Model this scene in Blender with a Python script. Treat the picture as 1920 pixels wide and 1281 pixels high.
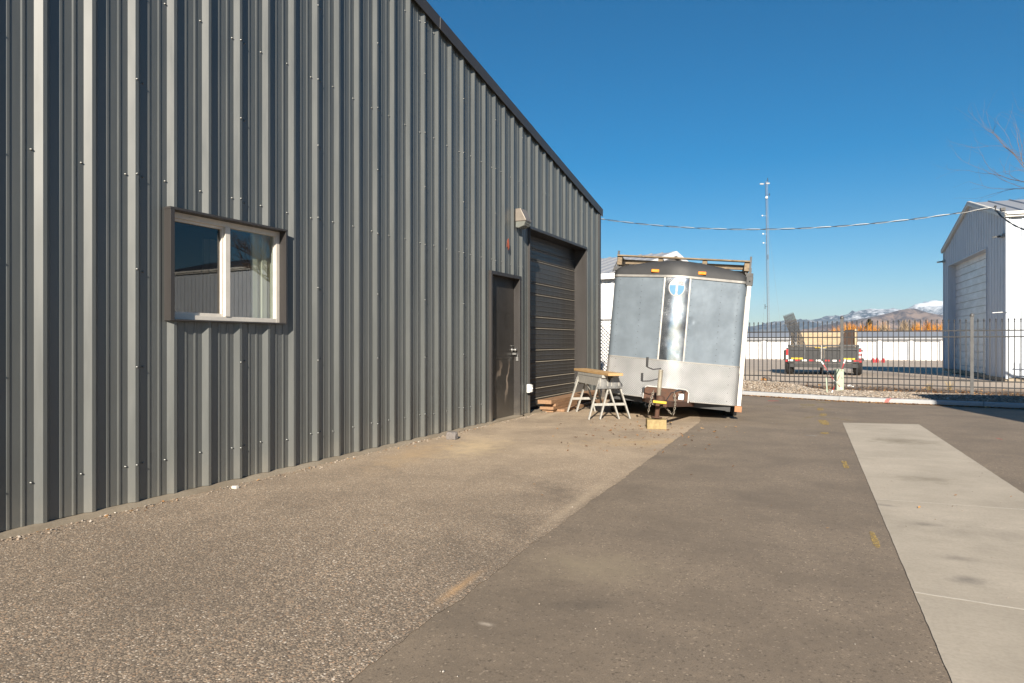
import bpy, math, random
from mathutils import Vector, Matrix, noise as mnoise
random.seed(7)
R = math.radians
for o in list(bpy.data.objects): bpy.data.objects.remove(o)
SC = bpy.context.scene
COL = SC.collection
# ------------------------------------------------------------------ camera, sky, sun, exposure
AZ = R(25.66); SA = math.sin(AZ); CA = math.cos(AZ); H = 1.145; F = 1280.0
cd = bpy.data.cameras.new("camera"); cam = bpy.data.objects.new("camera", cd); COL.objects.link(cam)
cam.location = (0, 0, H); cam.rotation_euler = (R(90), 0, AZ)
cd.sensor_width = 36; cd.lens = 24; cd.shift_y = 0.0008; cd.clip_start = 0.05; cd.clip_end = 40000
SC.camera = cam
SUN = Vector((1, -3.15, 1.45)).normalized()          # towards the sun
w = bpy.data.worlds.new("World"); SC.world = w; w.use_nodes = True
nt = w.node_tree; bg = nt.nodes['Background']
sky = nt.nodes.new('ShaderNodeTexSky'); sky.sky_type = 'NISHITA'; sky.sun_disc = False
sky.sun_elevation = math.asin(SUN.z); sky.sun_rotation = math.atan2(SUN.x, SUN.y)
sky.air_density = 1.0; sky.dust_density = 0.3; sky.ozone_density = 3.0; sky.altitude = 900
hs = nt.nodes.new('ShaderNodeHueSaturation'); hs.inputs['Saturation'].default_value = 1.5; hs.inputs['Hue'].default_value = .494; hs.inputs['Value'].default_value = 1.0
nt.links.new(sky.outputs[0], hs.inputs['Color']); nt.links.new(hs.outputs[0], bg.inputs[0])
bg.inputs[1].default_value = 0.05
ld = bpy.data.lights.new("sun", 'SUN'); ld.energy = 5.0; ld.angle = R(0.53); ld.color = (1.0, 0.90, 0.76)
lo = bpy.data.objects.new("sun", ld); COL.objects.link(lo)
lo.rotation_euler = SUN.to_track_quat('Z', 'Y').to_euler(); lo.location = (20, -60, 40)
SC.view_settings.view_transform = 'Standard'; SC.view_settings.look = 'None'
SC.view_settings.exposure = 0.95; SC.view_settings.gamma = 1

# ------------------------------------------------------------------ helpers
def cw(X, Z, z=0.0):                 # camera-ground frame (right, forward) to world
    return Vector((X*CA - Z*SA, X*SA + Z*CA, z))
def G(px, py, z=0.0):                # a place on level ground height z
    Z = (H - z)*F/(py - 642.0); return cw((px-960)/F*Z, Z, z)
def P(px, py, Z):
    return cw((px-960)/F*Z, Z, H + (642.0-py)/F*Z)

class MB:
    def __init__(s): s.v = []; s.f = []; s.m = []; s.sm = []
    def add(s, vs, fs, m=0, smooth=False):
        b = len(s.v); s.v += [tuple(v) for v in vs]
        for f in fs: s.f.append([i+b for i in f]); s.m.append(m); s.sm.append(smooth)
        return s
    def quad(s, a, b, c, d, m=0): return s.add([a, b, c, d], [(0, 1, 2, 3)], m)
    def box(s, x0, x1, y0, y1, z0, z1, m=0, M=None):
        vs = [Vector((x, y, z)) for x in (x0, x1) for y in (y0, y1) for z in (z0, z1)]
        if M is not None: vs = [M @ v for v in vs]
        return s.add(vs, [(0, 1, 3, 2), (4, 6, 7, 5), (0, 4, 5, 1), (2, 3, 7, 6), (0, 2, 6, 4), (1, 5, 7, 3)], m)
    def bar(s, a, b, w_, h_, m=0, up=Vector((0, 0, 1))):
        a = Vector(a); b = Vector(b); d = (b-a); L = d.length; d.normalize()
        r = d.cross(up)
        if r.length < 1e-4: r = d.cross(Vector((1, 0, 0)))
        r.normalize(); u = r.cross(d)
        vs = []
        for p in (a, b):
            for (i, j) in ((-1, -1), (1, -1), (1, 1), (-1, 1)): vs.append(p + r*i*w_/2 + u*j*h_/2)
        return s.add(vs, [(3, 2, 1, 0), (4, 5, 6, 7), (0, 1, 5, 4), (1, 2, 6, 5), (2, 3, 7, 6), (3, 0, 4, 7)], m)
    def tube(s, pts, r, n=8, m=0, cap=True):
        pts = [Vector(p) for p in pts]; k = len(pts)
        rs = r if isinstance(r, (list, tuple)) else [r]*k
        vs = []; fs = []; prev = None
        for i, p in enumerate(pts):
            d = (pts[min(i+1, k-1)] - pts[max(i-1, 0)]).normalized()
            if prev is None:
                prev = d.cross(Vector((0.3, 0.2, 1)))
                if prev.length < 1e-3: prev = d.cross(Vector((1, 0, 0)))
            a = (prev - d*prev.dot(d)).normalized(); prev = a; b = d.cross(a)
            for j in range(n):
                t = 2*math.pi*j/n; vs.append(p + (a*math.cos(t) + b*math.sin(t))*rs[i])
        for i in range(k-1):
            for j in range(n):
                j2 = (j+1) % n; fs.append((i*n+j, i*n+j2, (i+1)*n+j2, (i+1)*n+j))
        s.add(vs, fs, m, n > 4)
        if cap: s.add([vs[j] for j in range(n)], [tuple(range(n))[::-1]], m); s.add([vs[(k-1)*n+j] for j in range(n)], [tuple(range(n))], m)
        return s
    def prism(s, poly, z0, z1, m=0, axis='z', M=None):   # polygon in 2D pushed along an axis
        n = len(poly); vs = []
        for z in (z0, z1):
            for (a, b) in poly:
                v = {'z': (a, b, z), 'x': (z, a, b), 'y': (a, z, b)}[axis]; v = Vector(v)
                vs.append(M @ v if M is not None else v)
        return s.add(vs, [tuple(range(n))[::-1], tuple(range(n, 2*n))] + [(i, (i+1) % n, n+(i+1) % n, n+i) for i in range(n)], m)
    def ball(s, c, r, m=0, seg=10, ring=6, sq=(1, 1, 1)):
        c = Vector(c); vs = [c+Vector((0, 0, r*sq[2]))]
        for i in range(1, ring):
            a = math.pi*i/ring
            for j in range(seg):
                t = 2*math.pi*j/seg
                vs.append(c+Vector((math.sin(a)*math.cos(t)*r*sq[0], math.sin(a)*math.sin(t)*r*sq[1], math.cos(a)*r*sq[2])))
        vs.append(c-Vector((0, 0, r*sq[2]))); L = len(vs)-1; fs = []
        for j in range(seg):
            fs.append((0, 1+j, 1+(j+1) % seg)); fs.append((L, L-seg+(j+1) % seg, L-seg+j))
            for i in range(ring-2):
                a = 1+i*seg; fs.append((a+j, a+seg+j, a+seg+(j+1) % seg, a+(j+1) % seg))
        return s.add(vs, fs, m, True)
    def lathe(s, prof, c=(0, 0, 0), n=24, m=0, axis='z'):  # prof: (radius, height)
        vs = []; fs = []; c = Vector(c)
        for (r, h) in prof:
            for j in range(n):
                t = 2*math.pi*j/n; x, y = r*math.cos(t), r*math.sin(t)
                vs.append(c + (Vector((x, y, h)) if axis == 'z' else Vector((h, x, y)) if axis == 'x' else Vector((y, h, x))))
        for i in range(len(prof)-1):
            for j in range(n):
                j2 = (j+1) % n; fs.append((i*n+j, i*n+j2, (i+1)*n+j2, (i+1)*n+j))
        return s.add(vs, fs, m, True)
    def build(s, name, mats, parent=None, bevel=0, loc=None):
        me = bpy.data.meshes.new(name)
        vs = s.v
        me.from_pydata(vs, [], s.f)
        for mt in (mats if isinstance(mats, (list, tuple)) else [mats]): me.materials.append(mt)
        me.polygons.foreach_set('material_index', s.m); me.polygons.foreach_set('use_smooth', s.sm)
        me.update()
        o = bpy.data.objects.new(name, me); COL.objects.link(o)
        if parent is not None: o.parent = parent
        if loc is not None: o.location = loc
        if bevel:
            b = o.modifiers.new('bevel', 'BEVEL'); b.width = bevel; b.segments = 2; b.limit_method = 'ANGLE'; b.angle_limit = R(40)
        return o
def empty(name, label, cat, loc=(0, 0, 0), rot=(0, 0, 0), group=None):
    o = bpy.data.objects.new(name, None); COL.objects.link(o); o.empty_display_size = 0.2
    o.location = loc; o.rotation_euler = rot; return tag(o, label, cat, group)
def tag(o, label, cat, group=None):
    o['label'] = label; o['category'] = cat
    if group: o['group'] = group
    return o
def struct(o): o['kind'] = 'structure'; return o
def stuff(o, label, cat): o['kind'] = 'stuff'; o['label'] = label; o['category'] = cat; return o
def copy_tree(o, parent=None):
    c = o.copy(); COL.objects.link(c)
    if parent is not None: c.parent = parent
    for ch in list(o.children): copy_tree(ch, c)
    return c

# ------------------------------------------------------------------ materials
class NM:
    def __init__(s, name):
        s.m = bpy.data.materials.new(name); s.m.use_nodes = True; s.t = s.m.node_tree
        s.b = s.t.nodes['Principled BSDF']; s.out = s.t.nodes['Material Output']
    def n(s, t, **kw):
        x = s.t.nodes.new('ShaderNode'+t)
        for k, v in kw.items():
            if k.startswith('i_'): x.inputs[k[2:].replace('_', ' ')].default_value = v
            else: setattr(x, k, v)
        return x
    def l(s, a, b): s.t.links.new(a, b)
    def coord(s, kind='Object', scale=(1, 1, 1), loc=(0, 0, 0), rot=(0, 0, 0)):
        tc = s.n('TexCoord'); mp = s.n('Mapping'); mp.inputs['Scale'].default_value = scale
        mp.inputs['Location'].default_value = loc; mp.inputs['Rotation'].default_value = rot
        s.l(tc.outputs[kind], mp.inputs[0]); return mp.outputs[0]
    def noise(s, vec, scale, detail=4, rough=.55, dist=0):
        x = s.n('TexNoise'); x.inputs['Scale'].default_value = scale; x.inputs['Detail'].default_value = detail
        x.inputs['Roughness'].default_value = rough; x.inputs['Distortion'].default_value = dist
        s.l(vec, x.inputs['Vector']); return x.outputs['Fac']
    def ramp(s, fac, stops, interp='LINEAR'):
        x = s.n('ValToRGB'); x.color_ramp.interpolation = interp; e = x.color_ramp.elements
        while len(e) < len(stops): e.new(0.5)
        for i, (p, c) in enumerate(stops):
            e[i].position = p; e[i].color = (*c, 1) if isinstance(c, (tuple, list)) else (c, c, c, 1)
        s.l(fac, x.inputs[0]); return x.outputs[0]
    def mix(s, fac, a, b, mode='MIX'):
        x = s.n('MixRGB'); x.blend_type = mode
        for v, i in ((fac, 0), (a, 1), (b, 2)):
            if isinstance(v, (int, float)): x.inputs[i].default_value = v if i == 0 else (v, v, v, 1)
            elif isinstance(v, (tuple, list)): x.inputs[i].default_value = (*v, 1)
            else: s.l(v, x.inputs[i])
        return x.outputs[0]
    def math(s, op, a, b=0.0, clamp=False):
        x = s.n('Math'); x.operation = op; x.use_clamp = clamp
        for v, i in ((a, 0), (b, 1)):
            if isinstance(v, (int, float)): x.inputs[i].default_value = v
            else: s.l(v, x.inputs[i])
        return x.outputs[0]
    def base(s, c):
        if isinstance(c, (tuple, list)): s.b.inputs['Base Color'].default_value = (*c, 1)
        else: s.l(c, s.b.inputs['Base Color'])
    def set(s, rough=.6, metal=0, spec=.5):
        for v, k in ((rough, 'Roughness'), (metal, 'Metallic'), (spec, 'Specular IOR Level')):
            if isinstance(v, (int, float)): s.b.inputs[k].default_value = v
            else: s.l(v, s.b.inputs[k])
    def bump(s, h, strength=.3, dist=.01):
        x = s.n('Bump'); x.inputs['Strength'].default_value = strength; x.inputs['Distance'].default_value = dist
        s.l(h, x.inputs['Height']); s.l(x.outputs[0], s.b.inputs['Normal']); return x
    def blob(s, cx, cy, rx, ry, rot=0, wob=.35, nscale=3.0):
        wob *= 1.5; nscale *= 1.4   # soft ellipse mask in world metres with a ragged edge
        tc = s.n('TexCoord')
        nz = s.n('TexNoise'); nz.inputs['Scale'].default_value = nscale; nz.inputs['Detail'].default_value = 9; nz.inputs['Roughness'].default_value = .68
        s.l(tc.outputs['Object'], nz.inputs['Vector'])
        mp = s.n('Mapping'); mp.vector_type = 'TEXTURE'
        mp.inputs['Location'].default_value = (cx, cy, 0); mp.inputs['Rotation'].default_value = (0, 0, rot)
        mp.inputs['Scale'].default_value = (rx, ry, 1); s.l(tc.outputs['Object'], mp.inputs[0])
        g = s.n('VectorMath'); g.operation = 'LENGTH'; s.l(mp.outputs[0], g.inputs[0])
        d = s.math('ADD', g.outputs['Value'], s.math('MULTIPLY', s.math('SUBTRACT', nz.outputs['Fac'], .5), wob*4))
        return s.math('SUBTRACT', 1.0, s.math('SMOOTH_MIN', d, 1.0), True)

def simple(name, c, rough=.6, metal=0, var=.25, scale=6, bump=.05, dark=None, spec=.5, stretch=(1, 1, 1), bscale=None):
    m = NM(name); v = m.coord(scale=stretch)
    n1 = m.noise(v, scale, 6, .6); n2 = m.noise(v, scale*7, 4, .6)
    c2 = dark if dark else tuple(x*(1-var) for x in c)
    f = m.ramp(m.mix(.35, n1, n2), [(.35, 0.0), (.65, 1.0)])
    m.base(m.mix(f, c2, c)); m.set(m.ramp(n1, [(.3, max(rough-.08, .02)), (.7, min(rough+.1, 1))]), metal, spec)
    if bump: m.bump(m.noise(v, bscale or scale*5, 4), bump, .01)
    return m.m

# painted corrugated steel, slightly oil-canned, faint chalking and dust at the foot
def steel_paint(name, c, rough=.42, dirt=.35, dirtcol=(.30, .26, .20), spec=.35):
    m = NM(name); v = m.coord(); vs = m.coord(scale=(1, 1, .12))
    streak = m.noise(vs, 9, 6, .65); big = m.noise(v, .8, 3)
    c1 = m.mix(m.ramp(streak, [(.3, 0.0), (.7, 1.0)]), tuple(x*.86 for x in c), tuple(x*1.08 for x in c))
    c1 = m.mix(m.math('MULTIPLY', big, .25), c1, tuple(min(x*1.25, 1) for x in c))
    tc = m.n('TexCoord'); sp = m.n('SeparateXYZ'); m.l(tc.outputs['Object'], sp.inputs[0])
    low = m.math('SUBTRACT', 1.0, m.math('MULTIPLY', sp.outputs[2], 2.2), True)
    low = m.math('MULTIPLY', m.math('MULTIPLY', low, low), m.ramp(m.noise(v, 5, 5), [(.3, .2), (.75, 1.0)]))
    m.base(m.mix(m.math('MULTIPLY', low, dirt), c1, dirtcol))
    m.set(m.ramp(streak, [(.3, rough-.06), (.7, rough+.1)]), 0, spec)
    m.bump(m.noise(m.coord(scale=(1, 1.2, .6)), 2.6, 2), .22, .02)
    return m.m
M = {}
M['wall'] = steel_paint('wall_steel', (.086, .092, .089), .41, .35, spec=.85)
M['trim'] = steel_paint('trim_steel', (.040, .037, .036), .4, .5)
M['door'] = None
M['screw'] = simple('screw', (.20, .205, .20), .35, .6, .2, 30, 0)

def door_mat():
    m = NM('door_steel'); v = m.coord(); vs = m.coord(scale=(1, 1, .3))
    n1 = m.noise(v, 3, 6, .6); c = m.mix(m.ramp(n1, [(.35, 0.0), (.7, 1.0)]), (.026, .024, .022), (.040, .036, .033))
    # pale curved scuffs
    wv = m.n('TexWave'); wv.wave_type = 'RINGS'; wv.inputs['Scale'].default_value = 1.1; wv.inputs['Distortion'].default_value = 9
    wv.inputs['Detail'].default_value = 4; m.l(m.coord(loc=(0, 5.3, .2)), wv.inputs['Vector'])
    tc = m.n('TexCoord'); mp = m.n('Mapping'); mp.vector_type = 'TEXTURE'; mp.inputs['Location'].default_value = (-.06, 4.14, .58)
    mp.inputs['Scale'].default_value = (1, .42, .38); m.l(tc.outputs['Object'], mp.inputs[0])
    g = m.n('VectorMath'); g.operation = 'LENGTH'; m.l(mp.outputs[0], g.inputs[0])
    blob = m.math('SUBTRACT', 1.0, g.outputs['Value'], True)
    sc = m.math('MULTIPLY', m.math('MULTIPLY', m.ramp(wv.outputs['Fac'], [(.86, 0.0), (.97, 1.0)]), blob), .8)
    sp = m.n('SeparateXYZ'); m.l(tc.outputs['Object'], sp.inputs[0])
    low = m.math('SUBTRACT', 1.0, m.math('MULTIPLY', sp.outputs[2], 1.4), True)
    c = m.mix(m.math('MULTIPLY', m.math('MULTIPLY', low, low), .35), c, (.20, .17, .13))
    m.base(m.mix(sc, c, (.36, .29, .23)))
    m.set(m.ramp(n1, [(.3, .3), (.7, .5)])); m.bump(m.noise(m.coord(), 3, 2), .15, .02); return m.m
M['door'] = door_mat()
M['roller'] = steel_paint('roller_door_steel', (.048, .045, .042), .34, .5)
M['concrete'] = None
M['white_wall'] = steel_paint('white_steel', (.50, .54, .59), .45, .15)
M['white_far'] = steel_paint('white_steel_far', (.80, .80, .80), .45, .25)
M['grey_roof'] = steel_paint('grey_roof_steel', (.28, .29, .31), .4, 0)
M['vinyl'] = simple('white_vinyl', (.62, .58, .52), .45, 0, .15, 8, .02)
M['rubber'] = simple('rubber', (.02, .02, .021), .8, 0, .4, 20, .2)
M['black'] = simple('black_paint', (.030, .031, .033), .5, 0, .35, 8, .05)
M['black_iron'] = simple('black_iron', (.042, .042, .044), .45, .2, .3, 12, .05)
M['rust'] = simple('rusty_steel', (.13, .062, .038), .8, .2, .6, 14, .25, dark=(.06, .035, .025))
M['galv'] = simple('galvanised_steel', (.42, .42, .41), .42, .8, .3, 16, .1)
M['chain'] = simple('chain_steel', (.38, .34, .28), .45, .7, .5, 40, .1)
M['white_paint'] = simple('white_paint', (.68, .66, .62), .5, 0, .25, 9, .08, dark=(.5, .47, .42))
M['alum'] = simple('aluminium', (.38, .37, .35), .5, .5, .15, 10, .05)
M['amber'] = simple('amber_lens', (.85, .25, .01), .25, 0, .1, 20, .02)
M['red'] = simple('red_plastic', (.40, .02, .025), .4, 0, .2, 10, .03)
M['yellow'] = simple('yellow_plastic', (.60, .44, .03), .4, 0, .15, 10, .03)
M['white'] = simple('white_plastic', (.75, .75, .73), .5, 0, .1, 10, .02)
M['pedestal'] = simple('pale_green_plastic', (.36, .43, .33), .55, 0, .15, 8, .05)
M['skyblue'] = simple('sky_blue_vinyl', (.05, .20, .36), .4, 0, .1, 20, 0)
M['curtain'] = simple('cream_curtain', (.62, .58, .46), .8, 0, .1, 6, .05)
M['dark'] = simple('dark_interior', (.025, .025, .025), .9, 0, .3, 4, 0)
def wood(name, c, dark, rough=.75, sc=(1, 1, 1), scale=5):
    m = NM(name); v = m.coord(scale=sc)
    n1 = m.noise(v, scale, 8, .65, .6); n2 = m.noise(m.coord(), 3, 3)
    m.base(m.mix(m.math('MULTIPLY', n2, .4), m.mix(m.ramp(n1, [(.35, 0.0), (.62, 1.0)]), dark, c), tuple(x*.8 for x in c)))
    m.set(rough, 0, .3); m.bump(n1, .3, .004); return m.m
M['pine'] = wood('pine', (.52, .35, .17), (.34, .20, .09), sc=(12, 1.2, 12))
M['old_wood'] = wood('brown_board', (.36, .22, .13), (.19, .11, .06), sc=(14, 1, 14))
M['grey_wood'] = wood('weathered_grey_wood', (.40, .39, .36), (.24, .23, .21), sc=(10, 10, 2))
M['rack_wood'] = wood('weathered_tan_wood', (.27, .21, .14), (.09, .065, .04), sc=(2, 9, 9))
M['ply'] = wood('plywood', (.50, .39, .26), (.40, .29, .18), sc=(1, 4, 6), scale=3)
M['bark'] = simple('grey_bark', (.22, .18, .15), .9, 0, .4, 14, .4)
M['twig'] = simple('pale_twigs', (.20, .14, .11), .85, 0, .3, 4, 0)

def asphalt_new():
    m = NM('smooth_asphalt'); v = m.coord()
    fine = m.noise(v, 170, 4, .8); mid = m.noise(v, 24, 5, .6); big = m.noise(v, 1.3, 8, .68)
    vo = m.n('TexVoronoi'); vo.inputs['Scale'].default_value = 120; m.l(v, vo.inputs['Vector'])
    c = m.mix(m.ramp(fine, [(.3, 0.0), (.7, 1.0)]), (.090, .075, .059), (.285, .240, .190))
    c = m.mix(m.ramp(vo.outputs['Color'], [(.84, 0.0), (.90, .75)]), c, (.40, .34, .27))
    c = m.mix(m.ramp(vo.outputs['Color'], [(.12, .7), (.2, 0.0)]), c, (.05, .043, .036))
    c = m.mix(m.ramp(mid, [(.42, .0), (.70, .5)]), c, (.26, .215, .165))
    c = m.mix(m.ramp(big, [(.38, .0), (.62, .6)]), c, (.125, .106, .085))
    # broad tyre-dark arcs and pale dust
    wv = m.n('TexWave'); wv.wave_type = 'RINGS'; wv.inputs['Scale'].default_value = .22; wv.inputs['Distortion'].default_value = 2.2
    wv.inputs['Detail'].default_value = 2; m.l(m.coord(loc=(1.5, -6, 0)), wv.inputs['Vector'])
    c = m.mix(m.math('MULTIPLY', m.ramp(wv.outputs['Fac'], [(.78, 0.0), (.95, .35)]), m.ramp(m.noise(v, 2.2, 5), [(.4, 0.0), (.7, 1.0)])), c, (.105, .091, .077))
    p = G(1110, 1062); c = m.mix(m.math('MULTIPLY', m.blob(p.x, p.y, .42, .30, 0, .3, 5), .65), c, (.26, .225, .165))
    p = G(1095, 1135); c = m.mix(m.math('MULTIPLY', m.blob(p.x, p.y, .22, .10, .6, .3, 5), .5), c, (.075, .068, .06))
    p = G(911, 1170); c = m.mix(m.math('MULTIPLY', m.blob(p.x, p.y, .04, .02, 0, .3, 20), .9), c, (.42, .38, .33))
    p = G(1490, 790); c = m.mix(m.math('MULTIPLY', m.blob(p.x, p.y, 1.2, 1.4, 0, .5, 2), .28), c, (.25, .21, .15))
    c = m.mix(1.0, c, (1.20, 1.14, 1.07), 'MULTIPLY')
    m.base(c); m.set(.78, 0, .35)
    m.bump(m.mix(.5, fine, vo.outputs['Distance']), .13, .004); return m.m
def asphalt_old():
    m = NM('old_coarse_asphalt'); v = m.coord()
    vo = m.n('TexVoronoi'); vo.inputs['Scale'].default_value = 135; m.l(v, vo.inputs['Vector'])
    vo2 = m.n('TexVoronoi'); vo2.inputs['Scale'].default_value = 300; m.l(v, vo2.inputs['Vector'])
    sp = m.n('SeparateColor'); m.l(vo.outputs['Color'], sp.inputs[0])
    stone = m.ramp(sp.outputs[0], [(0, (.060, .052, .044)), (.36, (.15, .126, .102)), (.62, (.25, .208, .160)), (.82, (.40, .33, .25)), (.93, (.36, .23, .14)), (.97, (.62, .55, .46)), (1, (.80, .74, .64))])
    sp2 = m.n('SeparateColor'); m.l(vo2.outputs['Color'], sp2.inputs[0])
    st2 = m.ramp(sp2.outputs[0], [(0, (.05, .044, .038)), (.6, (.20, .17, .137)), (1, (.55, .47, .38))])
    c = m.mix(.3, stone, st2)
    edge = m.ramp(vo.outputs['Distance'], [(.55, 0.0), (.85, .65)]); c = m.mix(edge, c, (.075, .064, .053))
    big = m.noise(v, .55, 5, .6)
    # farther down the yard the surface is silted up with fine tan dust
    tc = m.n('TexCoord'); s3 = m.n('SeparateXYZ'); m.l(tc.outputs['Object'], s3.inputs[0])
    far = m.math('MULTIPLY', m.math('SUBTRACT', s3.outputs[1], 2.6), .22, True)
    dust = m.math('MULTIPLY', far, m.ramp(big, [(.25, .38), (.65, .75)]))
    c = m.mix(dust, c, (.42, .345, .255))
    c = m.mix(m.ramp(m.noise(v, 3.1, 5, .7), [(.56, 0.0), (.75, .35)]), c, (.085, .075, .066))
    c = m.mix(m.ramp(m.noise(v, .8, 9, .7), [(.42, 0.0), (.62, .42)]), c, (.115, .097, .078))
    p = G(890, 838); c = m.mix(m.math('MULTIPLY', m.blob(p.x, p.y, .42, .85, .2, .45, 4), .8), c, (.46, .37, .24))
    p = G(868, 1103); q = G(1007, 1012)-G(827, 1148); c = m.mix(m.math('MULTIPLY', m.blob(p.x-.02, p.y, .30, .035, math.atan2(q.y, q.x), .15, 7), .75), c, (.40, .27, .15))
    p = G(1100, 940); c = m.mix(m.math('MULTIPLY', m.blob(p.x-.05, p.y, 1.1, .07, math.atan2(q.y, q.x), .25, 7), .5), c, (.42, .35, .26))
    p = G(780, 850); c = m.mix(m.math('MULTIPLY', m.blob(p.x, p.y, .35, 1.1, .2, .45, 4), .6), c, (.38, .28, .17))
    for (a, b, rr, st) in ((1040, 920, .25, .3), (960, 980, .22, .3), (870, 1040, .16, .25)):
        p = G(a, b); c = m.mix(m.math('MULTIPLY', m.blob(p.x, p.y, rr*2.2, rr*.7, -.9, .6, 6), st), c, (.06, .054, .048))
    p = G(1220, 830); c = m.mix(m.math('MULTIPLY', m.blob(p.x, p.y, .9, .35, .5, .6, 5), .7), c, (.36, .27, .16))
    p = G(1030, 778); c = m.mix(m.math('MULTIPLY', m.blob(p.x, p.y, .12, .9, .1, .3, 5), .6), c, (.42, .36, .27))
    c = m.mix(1.0, c, (1.28, 1.22, 1.16), 'MULTIPLY')
    m.base(c); m.set(.85, 0, .3); m.bump(vo.outputs['Distance'], .32, .006).invert = True; return m.m
def concrete(name, c, dark, stains=()):
    m = NM(name); v = m.coord()
    a = m.noise(v, 1.1, 6, .65); b = m.noise(v, 60, 4, .7); br = m.noise(m.coord(scale=(1.5, 14, 1), rot=(0, 0, .1)), 3, 5, .6)
    cc = m.mix(m.ramp(a, [(.3, 0.0), (.7, 1.0)]), dark, c)
    cc = m.mix(m.ramp(b, [(.3, .35), (.6, 0.0)]), cc, tuple(x*.75 for x in dark))
    cc = m.mix(m.ramp(br, [(.5, 0.0), (.8, .25)]), cc, tuple(x*.8 for x in dark))
    for (x, y, rx, ry, ro, col, st) in stains: cc = m.mix(m.math('MULTIPLY', m.blob(x, y, rx, ry, ro, .45, 4), st), cc, col)
    m.base(cc); m.set(.8, 0, .35); m.bump(b, .25, .003); return m.m
sts = []
for (px, py, rx, ry, st, col) in ((1690, 828, .42, .30, .75, (.20, .17, .12)), (1735, 900, .30, .2, .6, (.21, .18, .13)), (1815, 1088, .10, .08, .6, (.12, .11, .10)),
        (1740, 985, .10, .06, .5, (.14, .13, .11)), (1800, 1048, .1, .07, .5, (.16, .14, .12)), (1655, 948, .12, .04, .5, (.14, .13, .12)), (1850, 1000, .6, .4, .3, (.17, .15, .12))):
    p = G(px, py); sts.append((p.x, p.y, rx, ry, 0, col, st))
M['slab'] = concrete('slab_concrete', (.54, .475, .385), (.37, .325, .26), sts)
M['concrete'] = concrete('footing_concrete', (.36, .31, .24), (.22, .18, .13))
M['kerb'] = concrete('kerb_concrete', (.42, .43, .44), (.32, .325, .33))
def yard():
    m = NM('yard_asphalt'); v = m.coord()
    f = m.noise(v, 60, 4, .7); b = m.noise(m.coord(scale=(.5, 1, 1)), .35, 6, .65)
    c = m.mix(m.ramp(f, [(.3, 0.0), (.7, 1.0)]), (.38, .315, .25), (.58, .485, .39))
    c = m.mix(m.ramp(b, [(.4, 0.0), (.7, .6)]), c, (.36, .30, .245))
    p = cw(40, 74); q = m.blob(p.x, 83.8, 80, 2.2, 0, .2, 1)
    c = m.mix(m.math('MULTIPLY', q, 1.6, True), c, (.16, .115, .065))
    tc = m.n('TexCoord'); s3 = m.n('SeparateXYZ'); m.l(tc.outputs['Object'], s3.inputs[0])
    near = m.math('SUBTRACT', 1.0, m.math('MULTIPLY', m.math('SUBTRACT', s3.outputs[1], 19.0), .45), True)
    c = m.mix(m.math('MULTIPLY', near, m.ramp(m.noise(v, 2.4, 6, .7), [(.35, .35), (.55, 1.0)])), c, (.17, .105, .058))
    m.base(c); m.set(.9, 0, .2); return m.m
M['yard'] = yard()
def island(name, stops, rough=.85):
    m = NM(name); g = m.n('NewGeometry'); m.base(m.mix(m.math('MULTIPLY', m.noise(m.coord(), 60, 3), .35), m.ramp(g.outputs['Random Per Island'], stops, 'CONSTANT' if False else 'LINEAR'), (.12, .10, .08)))
    m.set(rough, 0, .3); return m.m
M['gravel'] = island('gravel_stones', [(0, (.13, .12, .11)), (.3, (.30, .26, .22)), (.6, (.42, .36, .29)), (.8, (.30, .22, .16)), (1, (.62, .58, .52))])
M['gravel_bed'] = simple('gravel_bed', (.24, .165, .10), .9, 0, .6, 40, .6)
M['leaf'] = island('dry_leaves', [(0, (.07, .035, .015)), (.35, (.22, .10, .035)), (.75, (.44, .22, .07)), (1, (.62, .40, .18))])
M['old_asphalt'] = asphalt_old(); M['asphalt'] = asphalt_new()

# glass: thin clear sheet with a mirror share that grows at glancing angles
def glass(name, ior=1.9, tint=(.80, .84, .84)):
    m = NM(name); m.t.nodes.remove(m.b)
    fr = m.n('Fresnel'); fr.inputs[0].default_value = ior
    tr = m.n('BsdfTransparent'); tr.inputs[0].default_value = (*tint, 1)
    gl = m.n('BsdfGlossy'); gl.inputs['Roughness'].default_value = .01
    gl.inputs['Color'].default_value = (.95, .95, .95, 1)
    mx = m.n('MixShader'); ge = m.n('NewGeometry'); m.l(m.math('MULTIPLY', fr.outputs[0], m.math('SUBTRACT', 1.0, ge.outputs['Backfacing'])), mx.inputs[0]); m.l(tr.outputs[0], mx.inputs[1]); m.l(gl.outputs[0], mx.inputs[2])
    m.l(mx.outputs[0], m.out.inputs['Surface']); return m.m
M['glass'] = glass('window_glass', 2.1); M['screen_glass'] = glass('screened_glass', 1.75, (.45, .45, .45))

# trailer skins
def skin(name, c, metal, rough, bumpn=.25, bscale=2.2):
    m = NM(name); v = m.coord(); a = m.noise(v, 3, 6, .65); s2 = m.noise(m.coord(scale=(6, 6, .6)), 4, 6, .7)
    cc = m.mix(m.ramp(a, [(.3, 0.0), (.7, 1.0)]), tuple(x*.85 for x in c), tuple(min(1, x*1.1) for x in c))
    cc = m.mix(m.ramp(s2, [(.58, 0.0), (.78, .25)]), cc, tuple(x*.65 for x in c))
    m.base(cc); m.set(m.ramp(a, [(.3, rough-.06), (.7, rough+.1)]), metal, .5)
    m.bump(m.noise(v, bscale, 3, .5), bumpn, .08); return m.m
M['skin'] = skin('blue_grey_trailer_skin', (.185, .225, .265), .3, .42, .10, 2.6)
M['skin_side'] = skin('white_trailer_skin', (.62, .62, .60), .1, .4, .1)
M['mirror'] = skin('polished_aluminium', (.55, .58, .62), 1.0, .20, .05, 3.5)
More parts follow.
